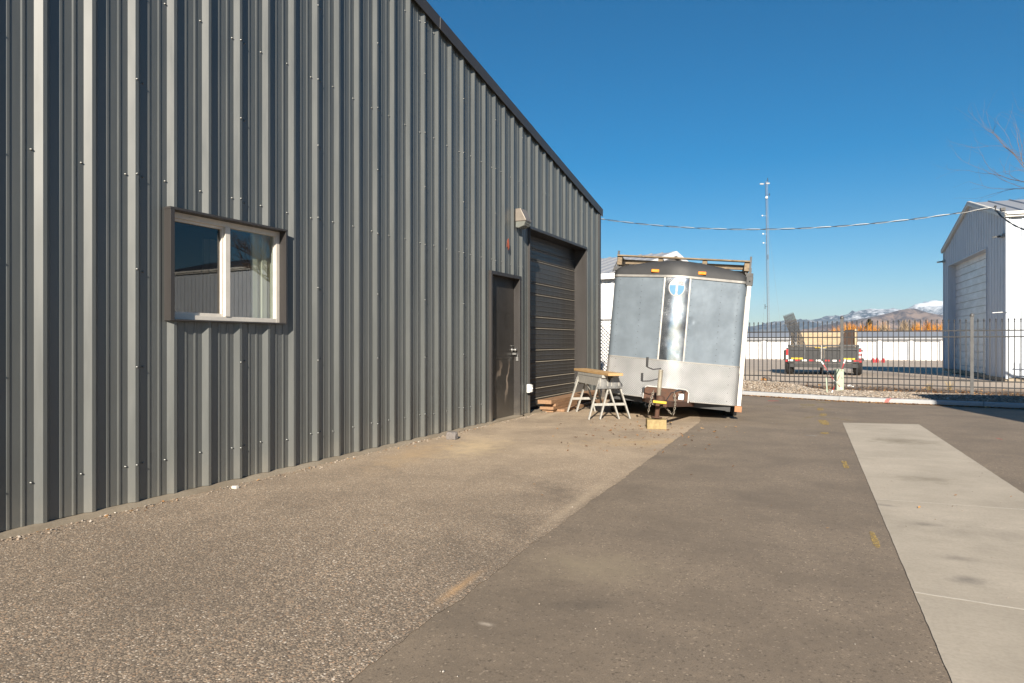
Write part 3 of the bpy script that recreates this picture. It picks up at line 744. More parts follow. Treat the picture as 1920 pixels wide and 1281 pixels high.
mb = MB(); mb.box(0, .05, -.04, .04, 0, .13); mb.build('box', M['white'], ob, .004)
mb = MB(); mb.box(.05, .075, -.033, .033, .01, .12); mb.box(.075, .085, -.01, .01, .05, .08); mb.build('cover', M['white'], ob, .003)
mb = MB()
mb.prism([(-.05, 0), (-.01, .20), (.015, .26), (.03, .12), (.045, .0), (.03, -.08), (.005, -.03)], .0, .007, 0, 'x'); 
mb.v = [(x+.012*math.sin(z*25), y*.8, z*.5) for x, y, z in mb.v]
tag(mb.build('rusty_tag', simple('rust_red', (.30, .07, .035), .7, 0, .5, 14, .1), None, .001, (WX+.05, 9.0, 2.54)), 'small rust-red metal tag fixed high on the wall above the door', 'tag')

# ================================================================== LUMBER, SAWHORSES, ROCKS
def board(name, loc, size, rz, mat, label, grp=None, ry=0, cat='board'):
    mb = MB(); sx, sy, sz = size; mb.box(-sx/2, sx/2, -sy/2, sy/2, 0, sz)
    o = mb.build(name, mat, None, .003, loc); o.rotation_euler = (ry, 0, rz); return tag(o, label, cat, grp)
yy0 = 10.22
for i, (dx, y0, L, wd, th, zz, rz, lb) in enumerate([
        (.00, 10.30, 2.50, .19, .040, .006, .03, 'brown board lying on the ground, lowest of the stack at the garage door'),
        (.20, 10.45, 2.20, .14, .040, .006, .00, 'narrow brown board on the ground on the yard side of the stack'),
        (.02, 10.25, 2.45, .24, .045, .050, .015, 'wide brown board second from the bottom of the stack'),
        (.03, 10.34, 2.40, .19, .045, .098, .03, 'brown board in the middle of the stack at the garage door'),
        (.01, 10.20, 2.55, .24, .062, .146, .01, 'thick pale board topmost of the stack at the garage door')]):
    board('board', (WX+.10+dx, y0+L/2, zz), (wd, L, th), rz, M['old_wood'], lb, 'boards stacked at the garage door')
board('timber', (-3.62, 12.25, .006), (.14, 1.5, .13), .12, M['old_wood'], 'thick brown timber on the ground behind the sawhorses', cat='timber')
board('timber', (-3.60, 12.35, .137), (.09, 1.6, .09), -.10, M['old_wood'], 'thinner brown timber laid on top of the thick one behind the sawhorses', cat='timber')

def sawhorse(loc, rz, label):
    t = empty('sawhorse', label, 'sawhorse', loc, (0, 0, rz), 'weathered grey sawhorses')
    L = 1.18; hh_ = .655; gw = M['grey_wood']
    mb = MB(); mb.box(-.045, .045, -L/2-.04, L/2+.04, hh_-.04, hh_); mb.build('top_rail', gw, t, .003)
    for s in (-1, 1):
        mb = MB(); mb.bar((s*.058, -L/2, hh_-.105), (s*.058, L/2, hh_-.105), .018, .12, 0); mb.build('side_board', gw, t, .002)
        for e in (-1, 1):
            mb = MB(); y = e*(L/2-.06); mb.bar((s*.05, y, hh_-.045), (s*.235, y+e*.05, .0), .042, .022, 0, Vector((0, 1, 0)) if False else Vector((1, 0, .3)))
            o = mb.build('leg', gw, t, .002)
    for e in (-1, 1):
        y = e*(L/2-.035)
        mb = MB(); mb.box(-.172, .172, y-.010, y+.010, .20, .238); mb.build('stretcher', gw, t, .002)
        mb = MB(); mb.prism([(-.115, hh_-.20), (.115, hh_-.20), (.06, hh_-.045), (-.06, hh_-.045)], y+e*.028-.006, y+e*.028+.006, 0, 'y'); mb.build('gusset', M['galv'], t, .001)
    return t
A2 = Vector((-3.11, 9.64, .004)); A1 = Vector((-3.88, 10.68, .004)); dh = (A1-A2); mid = (A1+A2)/2
rzh = math.atan2(-dh.x, dh.y)
h1 = sawhorse(mid+Vector((0, 0, 0)), rzh, 'weathered grey sawhorse nearer the garage door, under the pine plank')
h2 = copy_tree(h1); h2.location = mid+Vector((.125, .11, 0)); h2.rotation_euler = (0, 0, rzh+.02); h2['label'] = 'weathered grey sawhorse nearer the white and grey trailer, pushed close beside the other'
u = dh.normalized(); pc = mid+Vector((.06, .05, 0))
mb = MB(); mb.box(-.115, .115, -.82, .80, 0, .038)
o = mb.build('plank', M['pine'], None, .003, (pc.x, pc.y, .665)); o.rotation_euler = (R(.5), 0, rzh+.03)
tag(o, 'pale pine plank lying along the tops of the two sawhorses', 'plank')
def rock(name, p, s, sq, mat, label, seed):
    rng = random.Random(seed); mb = MB(); mb.ball((0, 0, 0), 1, 0, 12, 8)
    vv = []
    for v in mb.v:
        v = Vector(v); k = 1+.35*mnoise.noise(v*1.1+Vector((seed, 0, 0)))+.12*mnoise.noise(v*3+Vector((seed, 0, 0)))
        v = Vector((max(-.7, min(.72, v.x*k)), max(-.75, min(.7, v.y*k)), max(-.6, min(.65, v.z*k)))); vv.append((v.x*s*sq[0], v.y*s*sq[1], v.z*s*sq[2]))
    mb.v = vv; mb.sm = [False]*len(mb.sm)
    return tag(mb.build(name, mat, None, 0, p+Vector((0, 0, s*sq[2]*.55))), label, 'rock')
rock('rock', G(848, 824), .088, (1, .8, .85), simple('grey_rock', (.20, .18, .17), .9, 0, .3, 30, .5), 'fist-sized grey rock on the ground near the foot of the wall', 3)
rock('pebble', G(441, 916), .030, (1.3, .9, .6), simple('white_rock', (.62, .58, .52), .9, 0, .2, 30, .5), 'small white pebble at the foot of the wall below the window', 8)

# ================================================================== ENCLOSED TRAILER
FM = cw(2.295, 10.155); ROLL = R(4.8); PIT = R(1.5)
HEAD = R(9)
tr = empty('cargo_trailer', 'tilted grey enclosed cargo trailer with polished nose strip and roof rack', 'trailer', (FM.x, FM.y, 0))
tr.rotation_euler = (Matrix.Rotation(HEAD, 3, 'Z') @ Matrix.Rotation(ROLL, 3, 'Y') @ Matrix.Rotation(PIT, 3, 'X').inverted()).to_euler()
HW = .97; ZB = .305; ZD = ZB+.565; ZP = ZB+1.79; ZT = ZB+1.84; LB = 3.3
def fr(off=0.0):    # front outline, left to right
    pts = [(-HW, .34), (-HW, .20)]
    for k in range(1, 6):
        a = math.pi*(k/6)/2; pts.append((-HW+.10*(1-math.cos(a)), .20-.14*math.sin(a)*1.0))
    pts.append((-HW+.14, .045))
    n = 12
    for k in range(1, n): t = k/n; pts.append(((-HW+.14)*(1-t)-.18*t, .045*(1-t)-.190*t))
    pts.append((-.18, -.190))
    for k in range(1, 8): t = k/8; x = -.18*(1-t); pts.append((x, -.190-.031*(1-(x/.18)**2)))
    full = pts+[(0, -.221)]+[(-x, y) for x, y in pts[::-1]]
    return [(x, y-off) for x, y in full]
FRN = fr()
def skinband(z0, z1, xa, xb, off, nz=1, dents=()):
    mb = MB(); pts = [p for p in fr(off) if xa-1e-6 <= p[0] <= xb+1e-6]
    n = len(pts); vs = []
    for j in range(nz+1):
        z = z0+(z1-z0)*j/nz
        for (x, y) in pts:
            dy = 0
            for (dx, dz, r, dp) in dents:
                q = ((x-dx)**2+(z-dz)**2)/r**2; dy += .4*dp*math.exp(-q)
            if nz > 3 and j not in (0, nz): dy += .010*mnoise.noise(Vector((x*2.2, z*2.2, 5)))
            vs.append((x, y+dy, z))
    mb.add(vs, [(j*n+i, j*n+i+1, (j+1)*n+i+1, (j+1)*n+i) for j in range(nz) for i in range(n-1)], 0, True)
    return mb
def riv(mb, pts, m=0, r=.006):
    for (x, y, z) in pts: mb.ball((x, y, z), r, m, 6, 4)
def fy_(x):
    for a, b in zip(FRN, FRN[1:]):
        if a[0] <= x <= b[0] and b[0] > a[0]: return a[1]+(b[1]-a[1])*(x-a[0])/(b[0]-a[0])
    return 0
# body core
mb = MB(); core = [(x*.995, y+.006) for x, y in FRN]+[(HW*.995, LB), (-HW*.995, LB)]
mb.prism(core, ZB+.002, ZT-.03, 0); mb.build('body', M['skin_side'], tr)
def dense(xa, xb, n=26):
    return None
def pan(name, xa, xb, dents, mat):
    mb = MB(); off = .002; N = 34; NZ = 40; vs = []
    for j in range(NZ+1):
        z = ZD+(ZP-ZD)*j/NZ
        for i in range(N+1):
            x = xa+(xb-xa)*i/N; 
            y = fy_(x)-off; dy = .003*mnoise.noise(Vector((x*2.4, z*2.0, 5)))
            for (dx, dz, r, dp) in dents: dy += .55*dp*math.exp(-((x-dx)**2+(z-dz)**2)/r**2)
            e = min(i, N-i, j, NZ-j)/3; vs.append((x, y+dy*min(1, e)-.004, z))
    mb.add(vs, [(j*(N+1)+i, j*(N+1)+i+1, (j+1)*(N+1)+i+1, (j+1)*(N+1)+i) for j in range(NZ) for i in range(N)], 0, True)
    rr = []
    for k in range(14):
        z = ZD+.05+(ZP-ZD-.1)*k/13
        for x in (xa+.03 if xa > 0 else xa+.10, xb-.10 if xb > .5 else xb-.03, (xa+xb)/2+.05):
            if abs(x) < HW-.08: rr.append((x, fy_(x)-.006, z))
    riv(mb, rr, 1, .005)
    return mb.build(name, [mat, M['black']], tr)
pan('front_panel', -HW+.005, -.182, [(-.55, ZD+.55, .16, .014), (-.35, ZD+.30, .10, .010), (-.70, ZD+.85, .2, .010)], M['skin'])
pan('front_panel', .182, HW-.005, [(.245, ZD+.60, .035, .022), (.30, ZD+.42, .10, .010), (.60, ZD+.50, .18, .014), (.45, ZD+.25, .12, .010), (.75, ZD+.62, .1, .008)], M['skin'])
# corners of the panels that wrap round the sides
mb = skinband(ZD, ZP, -HW, -HW+.14, .0045); mb2 = skinband(ZD, ZP, HW-.14, HW, .0045)
for s, mbx in ((-1, mb), (1, mb2)): mbx.v = [(x+s*.003, y, z) for x, y, z in mbx.v]; mbx.build('corner_panel', M['skin'], tr)
mb = skinband(ZD-.002, ZP+.002, -.185, .185, .010, 24, [(.12, ZD+.45, .05, .008), (.10, ZD+.75, .06, .008), (-.09, ZD+.7, .08, .006), (.08, ZD+.15, .07, .007), (-.06, ZD+.3, .07, .005)]); st = mb.build('nose_strip', M['mirror'], tr)
for s in (-1, 1):
    mb = MB(); x = s*.182; mb.box(x-.011, x+.011, fy_(.182)-.018, fy_(.182)+.01, ZD, ZP)
    riv(mb, [(x, fy_(.182)-.019, ZD+.05+.1*k) for k in range(11)], 0, .005); mb.build('strip_edging', M['alum'], st, .002)
# emblem: round badge, white above and sky blue below
def disc(r, y, z0, keep, m, n=28):
    mb = MB(); pts = [(r*math.cos(2*math.pi*i/n), r*math.sin(2*math.pi*i/n)) for i in range(n)]
    pts = [p for p in pts if keep(p)]; mb.prism([(p[0], p[1]*1.12+z0) for p in pts], y, y+.002, 0, 'y'); return mb
zE = ZP-.15; yE = -.238
disc(.118, yE+.002, zE, lambda p: True, 0).build('badge', simple('badge_white', (.42, .42, .42), .6, 0, .2, 20, 0), st)
for sg in (-1, 1):
    q_ = [(sg*.014, .03), (sg*.014, -.095)]+[(sg*.104*math.cos(t_), .104*math.sin(t_)) for t_ in [-1.35+1.60*k/14 for k in range(15)]]
    mb = MB(); mb.prism([(x, z*1.12+zE) for x, z in q_], yE-.001, yE+.001, 0, 'y'); mb.build('badge_field', M['skyblue'], st)
mb = MB(); mb.box(-.016, .016, yE-.003, yE, zE-.06, zE+.10); mb.prism([(-.03, zE-.115), (.03, zE-.115), (.0, zE-.06)], yE-.003, yE-.001, 0, 'y'); mb.build('badge_bar', bpy.data.materials['badge_white'], st)
def text(body, size, loc, mat, parent, ext=.001, rot=(R(90), 0, 0)):
    cu = bpy.data.curves.new('lettering', 'FONT'); cu.body = body; cu.size = size; cu.extrude = ext; cu.align_x = 'CENTER'
    tmp = bpy.data.objects.new('tmp', cu); COL.objects.link(tmp)
    dg = bpy.context.evaluated_depsgraph_get(); me = bpy.data.meshes.new_from_object(tmp.evaluated_get(dg)); bpy.data.objects.remove(tmp)
    me.materials.clear(); me.materials.append(mat); o = bpy.data.objects.new('lettering', me); COL.objects.link(o)
    o.parent = parent; o.location = loc; o.rotation_euler = rot; return o
gry = simple('grey_vinyl', (.25, .22, .25), .5, 0, .1, 10, 0)
text('I', .07, (-.06, yE-.002, zE+.045), gry, st); text('PZ', .062, (.055, yE-.002, zE+.045), gry, st)
# tread plate and edge trims
mb = skinband(ZB, ZD, -HW, HW, .014, 10, [(-.45, ZB+.3, .15, .008), (.5, ZB+.35, .2, .006)])
mb.v = [(x*1.004, y, z) for x, y, z in mb.v]
riv(mb, [(s*(HW-.14), .03, ZB+.05+.12*k) for s in (-1, 1) for k in range(5)], 1, .006); mb.build('tread_plate', [M['tread'], M['black']], tr)
for (z, h, of, nm) in ((ZD-.008, .018, .018, 'panel_trim'), (ZP-.006, .032, .024, 'panel_trim'), (ZB-.006, .012, .020, 'panel_trim')):
    a_ = skinband(z, z+h, -HW, HW, of); n = len(fr()); mb = MB(); o1 = fr(of); o2 = fr(-.004)
    o1 = [(x*1.01, y) for x, y in o1]; vs = [(x, y, z) for x, y in o1]+[(x, y, z+h) for x, y in o1]+[(x, y, z) for x, y in o2]+[(x, y, z+h) for x, y in o2]
    mb.add(vs, [(i, i+1, n+i+1, n+i) for i in range(n-1)]+[(n+i, n+i+1, 3*n+i+1, 3*n+i) for i in range(n-1)]+[(2*n+i, 2*n+i+1, i+1, i) for i in range(n-1)])
    mb.build(nm, M['alum'], tr)
# rounded cap and roof
mb = MB(); o1 = fr(.022); n = len(o1); ring = []; 
for k in range(8):
    a = (k/7)*math.pi/2; hgt = .145*math.sin(a)
    ins = .13*(1-math.cos(a))
    vs = []
    for (x, y) in o1:
        crown = .085*(1-(x/HW)**2)*(k/7)
        edge = 1-ins/HW
        vs.append((x*1.012*edge, y+ins*.8, ZP+.022+hgt*(1 if abs(x) < HW*.8 else 1)+crown))
    ring.append(vs)
allv = [v for r_ in ring for v in r_]
mb.add(allv, [(k*n+i, k*n+i+1, (k+1)*n+i+1, (k+1)*n+i) for k in range(7) for i in range(n-1)], 0, True)
mb.build('front_cap', M['cap'], tr)
mb = MB(); K = 10; vs = []
for y in (.10, LB+.01):
    for k in range(K+1):
        x = -HW*.985+2*HW*.985*k/K; vs.append((x*(.90 if y < 1 else 1), y, ZP+.150+.085*(1-(x/HW)**2)-(.0 if 0 < k < K else .10)))
mb.add(vs, [(k, k+1, K+2+k, K+1+k) for k in range(K)], 0, True); mb.build('roof', M['alum'], tr)
for s in (-1, 1):
    mb = MB(); mb.box(s*HW-.012, s*HW+.012, .30, LB, ZP+.0, ZP+.12); mb.build('roof_rail', M['alum'], tr, .004)
    mb = MB(); mb.box(s*(HW-.005)-.01, s*(HW-.005)+.01, .22, LB, ZB-.03, ZB+.04); mb.build('side_sill', M['rust'], tr, .003)
# amber marker lights
for xx in (-.335, .335):
    yf = fy_(xx)-.022; mb = MB(); mb.box(xx-.056, xx+.056, yf-.022, yf+.02, ZP+.062, ZP+.107)
    mb.build('marker_light', M['amber'], tr, .008)
# chassis
mb = MB()
for s in (-1, 1): mb.box(s*.86-.03, s*.86+.03, .1, LB, ZB-.10, ZB-.001)
for y in (.12, .9, 1.7, 2.5, 3.4): mb.box(-.83, .83, y-.03, y+.03, ZB-.09, ZB-.004)
mb.build('chassis', M['black'], tr)
ty = -1.44                                               # coupler, in front of the nose
mb = MB()
for s in (-1, 1): mb.bar((s*.40, .30, ZB-.05), (s*.045, ty+.10, ZB+.01), .05, .075)
tg = mb.build('tongue', M['rust'], tr, .004)
mb = MB()                                               # rusty apron plate where the tongue leaves the body
pts = [(-.34, ZB-.01), (-.34, ZB+.14), (-.30, ZB+.175), (.26, ZB+.175), (.30, ZB+.14), (.30, ZB-.01)]
mb.prism(pts, -.30, -.10, 0, 'y'); ap = mb.build('tongue_plate', M['rust'], tr, .004)
mb = MB()
for p, q in zip(pts, pts[1:]): mb.bar((p[0], -.303, p[1]), (q[0], -.303, q[1]), .018, .02, 0, Vector((0, 1, 0)))
mb.build('plate_edge', M['grey_wood'] if False else M['galv'], ap, .002)
mb = MB(); mb.box(.16, .235, -.306, -.301, ZB+.025, ZB+.11); mb.build('sticker', M['white'], ap)
mb = MB(); mb.lathe([(0, -.06), (.05, -.05), (.062, 0), (.05, .05), (.03, .065), (0, .067)], (-.02, ty+.15, ZB+.045), 16); mb.box(-.06, .02, ty+.15, ty+.42, ZB-.01, ZB+.05)
cp = mb.build('coupler', M['rust'], tr, .004)
mb = MB(); mb.box(-.11, .065, ty+.085, ty+.12, ZB+.01, ZB+.042); mb.build('coupler_lock', M['yellow'], cp, .006)
jx_, jy = -.055, ty+.26
mb = MB(); mb.tube([(jx_, jy, -.0), (jx_, jy, ZB+.20)], .030, 14); mb.lathe([(.07, 0), (.07, .012), (.03, .014)], (jx_, jy, .112), 16)
jk = mb.build('jack', M['rust'], tr)
mb = MB(); mb.tube([(jx_+.0, jy, ZB+.10), (jx_, jy, ZB+.42)], .030, 16); mb.ball((jx_, jy, ZB+.43), .033, 0, 12, 6, (1, 1, .6))
mb.build('jack_sleeve', simple('cream_worn_paint', (.36, .33, .26), .5, .2, .5, 12, .1), jk)
for (dz, dx, up) in ((.46, -.18, .13), (.33, -.23, .11)):
    mb = MB(); z = ZB+dz; mb.tube([(jx_, jy, z), (jx_+dx*.55, jy-.03, z-.02 if dz > .4 else z-.045), (jx_+dx, jy-.05, z+.005 if dz > .4 else z-.06)], .008, 8)
    mb.tube([(jx_+dx, jy-.05, z-.06+ (.065 if dz > .4 else 0)), (jx_+dx-.005, jy-.05, z-.06+up+(.065 if dz > .4 else 0))], .016, 10)
    mb.build('crank_handle', M['black'], jk)
def chain(pts, link=.040, r=.0042, name='safety_chain'):
    mb = MB(); L = [0]
    for a, b in zip(pts, pts[1:]): L.append(L[-1]+(Vector(b)-Vector(a)).length)
    n = int(L[-1]/(link*.72))
    for i in range(n):
        s = (i+.5)*link*.72; k = max(j for j in range(len(L)) if L[j] <= s); k = min(k, len(pts)-2)
        a = Vector(pts[k]); b = Vector(pts[k+1]); c = a.lerp(b, (s-L[k])/(b-a).length); d = (b-a).normalized()
        sd = d.cross(Vector((0, 1, .2))).normalized() if i % 2 else d.cross(Vector((1, 0, .1))).normalized()
        q = []
        for j in range(9):
            t = 2*math.pi*j/8; q.append(c+d*math.cos(t)*link*.5+sd*math.sin(t)*link*.3)
        mb.tube(q, r, 5, 0, False)
    return mb.build(name, M['chain'], tr)
zc_ = ZB+.16; yc_ = ty+.33
chain([(-.13, yc_, zc_), (-.155, yc_-.03, ZB+.02), (-.17, yc_-.03, ZB-.09), (-.175, yc_-.02, ZB-.16)])
chain([(.14, yc_, zc_), (.165, yc_-.03, ZB+.03), (.16, yc_-.03, ZB-.08), (.15, yc_-.02, ZB-.15)])
chain([(-.155, yc_-.03, ZB-.0), (-.06, yc_-.05, ZB-.05), (.03, yc_-.05, ZB-.045), (.09, yc_-.04, ZB-.02)])
chain([(.03, yc_-.05, ZB-.03), (.10, yc_-.03, ZB-.10), (.15, yc_-.02, ZB-.15)])
mb = MB(); q = [(.17+.075*math.cos(t*.35), -.32, ZB+.07+.10*math.sin(t*.35)) for t in range(0, 19)]; mb.tube(q, .006, 6); mb.build('wiring', M['black'], tr); mb = MB()
mb.tube([(.05, ty+.2, ZB+.05), (.1, ty+.3, ZB+.15), (.2, -.40, ZB+.17), (.26, -.34, ZB+.16)], .006, 6); mb.build('wiring', M['black'], tr); mb = MB()
mb.tube([(-.18, -.33, ZB+.05), (-.26, -.36, ZB-.05), (-.30, -.38, ZB-.10), (-.27, -.36, ZB-.12), (-.2, -.34, ZB-.06)], .005, 6)
mb.build('wiring', M['black'], tr)
# wheels
def wheel(x, y, side, zc):
    mb = MB(); w = .20; r = .335
    pf = [(.20, -w/2+.01), (.24, -w/2), (r-.04, -w/2), (r-.008, -w/2+.025), (r, -w/2+.05), (r, w/2-.05), (r-.008, w/2-.025), (r-.04, w/2), (.24, w/2), (.20, w/2-.01)]
    mb.lathe(pf, (x, y, zc), 32, 0, 'x')
    t = mb.build('wheel', M['rubber'], tr)
    mb = MB(); mb.lathe([(.0, .045), (.05, .045), (.055, .02), (.12, .015), (.16, .03), (.20, .075), (.21, .09)], (x, y, zc), 24, 0, 'x')
    if side < 0: mb.v = [(2*x-a, b, c) for a, b, c in mb.v]
    mb.build('rim', M['white_paint'], t)
for s in (-1, 1):
    for y in (1.02, 1.80): wheel(s*(.86+(.05 if s > 0 else 0)), y, s, .335+(.02 if s > 0 else -.09))
    mb = MB(); K = 16; vs = []
    for k in range(K+1):
        t = math.pi*k/K; y = 1.41-.80*math.cos(t); z = .36+.40*min(1, math.sin(t)*1.6); vs += [(s*(HW-.01), y, z), (s*(HW+.09), y, z-.01), (s*(HW+.09), y, z-.05)]
    mb.add(vs, [(3*k+j, 3*k+3+j, 3*k+4+j, 3*k+1+j) for k in range(K) for j in range(2)]); mb.build('fender', M['black'], tr)
# side uprights and ladder rack
for i, y in enumerate((.10, 1.75, 3.1)):
    mb = MB(); x = HW+.035; mb.box(x-.028, x+.028, y-.02, y+.04, ZB-.0, ZP-.03); ps = mb.build('side_post', M['white_paint'], tr, .004)
    mb = MB(); mb.box(x-.05, x+.045, y-.03, y+.05, ZP-.03, ZP+.10); riv(mb, [(x, y-.032, ZP+.03)], 0, .012); mb.build('bracket', M['black'], ps, .006)
    mb = MB(); mb.box(x-.055, x+.045, y-.03, y+.06, ZB-.09, ZB-.005); mb.build('foot_block', simple('orange_wood', (.42, .20, .10), .8, 0, .3, 12, .1), ps, .004)
mb = MB()                                               # half-open side hatch near the rear
mb.box(HW+.07, HW+.095, 2.45, 2.9, ZB+.22, ZB+.70); mb.box(HW+.07, HW+.095, 2.45, 2.9, ZB+.85, ZP-.1); mb.build('side_hatch', M['skin_side'], tr, .004)
ZR = ZP+.19
rk_ = MB()
for x in (-.92, -.30, .35, .95): rk_.box(x-.035, x+.035, 0.16, 3.2, ZR+.0, ZR+.13)
rack = rk_.build('roof_rack', M['rack_wood'], tr, .004)
for y in (.17, .85, 1.6, 2.35, 3.1):
    mb = MB(); mb.box(-.96, .99, y-.045, y+.045, ZR+.13, ZR+.152); mb.build('crossbar', M['rack_wood'], rack, .003)
mb = MB()
for y in (.30, .62, 1.0, 1.4, 1.9, 2.5): mb.box(-.93, .98, y-.03, y+.03, ZR+.072, ZR+.10)
mb.build('rack_slats', M['rack_wood'], rack, .003)
for s, x in ((-1, -.95), (1, 1.0)):
    for y in (.2, 1.75, 3.1):
        mb = MB(); mb.box(x-.014, x+.014, y-.014, y+.014, ZR-.12, ZR+.22); 
        mb.bar((x+s*.015, y, ZR+.05), (s*(HW+.05), y, ZP+.08), .03, .012); mb.bar((x-s*.06, y, ZR-.02), (s*(HW+.02), y, ZP+.06), .045, .02)
        mb.box(x-.05, x+.05, y-.05, y+.05, ZP+.10, ZR-.03)
        mb.build('stake', M['black'], rack)
bp = tr.matrix_basis
mw = Matrix.Translation((FM.x, FM.y, 0)) @ tr.rotation_euler.to_matrix().to_4x4()
jp = mw @ Vector((jx_, jy, .11))
mb = MB(); mb.box(-.125, .125, -.07, .16, 0, .125); 
o = mb.build('wood_block', wood('sawn_block', (.36, .28, .14), (.25, .185, .09), sc=(5, 5, 5)), None, .004, (jp.x, jp.y-.02, .004)); o.rotation_euler = (0, 0, AZ*.75)
tag(o, 'yellowish sawn wood block under the foot of the trailer jack', 'wood block')
JP = jp

# ================================================================== IRON FENCE
fn = empty('iron_fence', 'black iron picket fence running behind the gravel bank across the yard', 'fence', (0.04, 16.6, 0))
fd = Vector((1, -.13, 0)).normalized(); fa = math.atan2(-.13, 1)
fn.rotation_euler = (0, 0, fa)
PSP = 2.36
def picket_mesh():
    mb = MB(); mb.box(-.008, .008, -.008, .008, .045, 1.545)
    mb.lathe([(.004, 1.545), (.014, 1.552), (.014, 1.562), (.005, 1.570), (.016, 1.582), (.011, 1.600), (.0, 1.625)], (0, 0, 0), 8); return mb
pk0 = None
for k in range(-1, 3):
    x0 = k*PSP
    if k > -1 or True:
        mb = MB(); mb.box(x0-.03, x0+.03, -.03, .03, -.05, 1.66); mb.lathe([(.034, 1.66), (.040, 1.675), (.036, 1.70), (.02, 1.722), (0, 1.727)], (x0, 0, 0), 14)
        mb.build('post', simple('grey_steel_post', (.12, .12, .12), .5, .3, .25, 10, .05) if k == -1 else bpy.data.materials['grey_steel_post'], fn, .003)
    mb = MB()
    for z in (.25, .372, 1.255, 1.38): mb.box(.03, PSP-.03, -.013, .013, z-.012, z+.012)
    pl = mb.build('panel', M['black_iron'], fn); pl.location = (x0, 0, 0)
    for i in range(23):
        if pk0 is None: pk0 = picket_mesh().build('picket', M['black_iron'], pl); c_ = pk0
        else: c_ = pk0.copy(); COL.objects.link(c_); c_.parent = pl
        c_.location = (PSP*(i+1)/24, 0, 0)
# lower fence beside the white building
f2 = empty('low_iron_fence', 'lower black picket fence in front of the sunlit side of the white building', 'fence', (4.75, 23.3, 0), (0, 0, R(-6)))
for z in (.55, .74, .14): mb = MB(); mb.box(0, 3.2, -.012, .012, z-.012, z+.012); mb.build('rail', M['black_iron'], f2)
for i in range(22):
    mb = MB() if i == 0 else None
    if i == 0: mb.box(-.008, .008, -.008, .008, .03, .93); pq = mb.build('picket', M['black_iron'], f2); pq.location = (.05, 0, 0)
    else: c_ = pq.copy(); COL.objects.link(c_); c_.parent = f2; c_.location = (.05+.145*i, 0, 0)
# chain-link length beside the trailer
cl = empty('chain_link_fence', 'short length of galvanised chain-link fence between the dark building and trailer', 'fence', (-6.15, 15.9, 0), (0, 0, R(-8)))
mb = MB()
for x in (0, 1.6): mb.tube([(x, 0, 0), (x, 0, 1.72)], .025, 10); mb.ball((x, 0, 1.73), .03, 0, 10, 6)
mb.tube([(0, 0, 1.68), (1.6, 0, 1.68)], .02, 8); mb.build('frame', M['galv'], cl)
mb = MB(); s = .085
for sg in (1, -1):
    k = -26
    while k < 30:
        x0 = k*s; pts = []
        a = (x0, .05); b = (x0+sg*1.6, 1.65)
        xa, za, xb, zb_ = x0, .05, x0+sg*1.6, 1.65
        # clip to 0..1.6
        def cl_(t): return (xa+(xb-xa)*t, za+(zb_-za)*t)
        t0, t1 = 0, 1
        d_ = xb-xa
        ta, tb = (0-xa)/d_, (1.6-xa)/d_
        t0 = max(0, min(ta, tb)); t1 = min(1, max(ta, tb))
        if t1-t0 > .02:
            p0, p1 = cl_(t0), cl_(t1); mb.tube([(p0[0], .002*sg, p0[1]), (p1[0], .002*sg, p1[1])], .0085, 4, 0, False)
        k += 1
mb.build('mesh', simple('dull_wire', (.10, .10, .10), .5, .4, .2, 10, 0), cl)

# roadside bits at the fence
p = G(1573, 733, .10)
pd = empty('utility_pedestal', 'pale green plastic utility pedestal in the gravel against the fence post', 'utility box', (p.x, p.y, .07), (0, 0, R(18)))
mb = MB(); mb.box(-.075, .075, -.09, .09, 0, .46); mb.build('body', M['pedestal'], pd, .012)
mb = MB(); mb.prism([(-.083, .46), (.083, .46), (.07, .50), (-.07, .50)], -.10, .10, 0, 'y'); mb.build('lid', M['pedestal'], pd, .008)
mb = MB(); mb.box(.02, .045, -.10, -.088, .30, .34); mb.build('latch', M['galv'], pd, .003)
def ribbon(p0, p1, wd, label, th=.002):
    d = (p1-p0); n = 20; mb = MB(); vs = []; side = d.cross(Vector((0, 1, 0))).normalized()
    for i in range(n+1):
        t = i/n; c = p0.lerp(p1, t)+Vector((0, .02*math.sin(t*9), -.04*math.sin(t*math.pi))); sd = (side*math.cos(t*6)*.8+Vector((0, .35, 0))*math.sin(t*6)+side*.35)
        vs += [c-sd*wd/2, c+sd*wd/2, c+sd*wd/2+Vector((0, th, 0)), c-sd*wd/2+Vector((0, th, 0))]
    for i in range(n):
        mb.add(vs[4*i:4*i+8], [(0, 1, 5, 4), (2, 3, 7, 6), (1, 2, 6, 5), (3, 0, 4, 7)], 0 if (i//2) % 3 else 1)
    return tag(mb.build('barrier_tape', [M['red'], M['white']]), label, 'tape')
ribbon(P(1540, 677, 14.35), P(1579, 730, 14.15), .022, 'red and white tape slanting down to the right past the pedestal')
ribbon(P(1585, 674, 14.3), P(1559, 737, 14.0), .020, 'red and white tape slanting down to the left across the pedestal')
p = G(1551, 737, .10); mb = MB(); mb.box(-.012, .012, -.008, .008, 0, .33)
o = mb.build('stake', M['pedestal'], None, .002, (p.x, p.y, .09)); o.rotation_euler = (0, R(-3), 0); tag(o, 'thin pale marker stake in the gravel left of the pedestal', 'stake')
p = cw(5.05, 14.0)
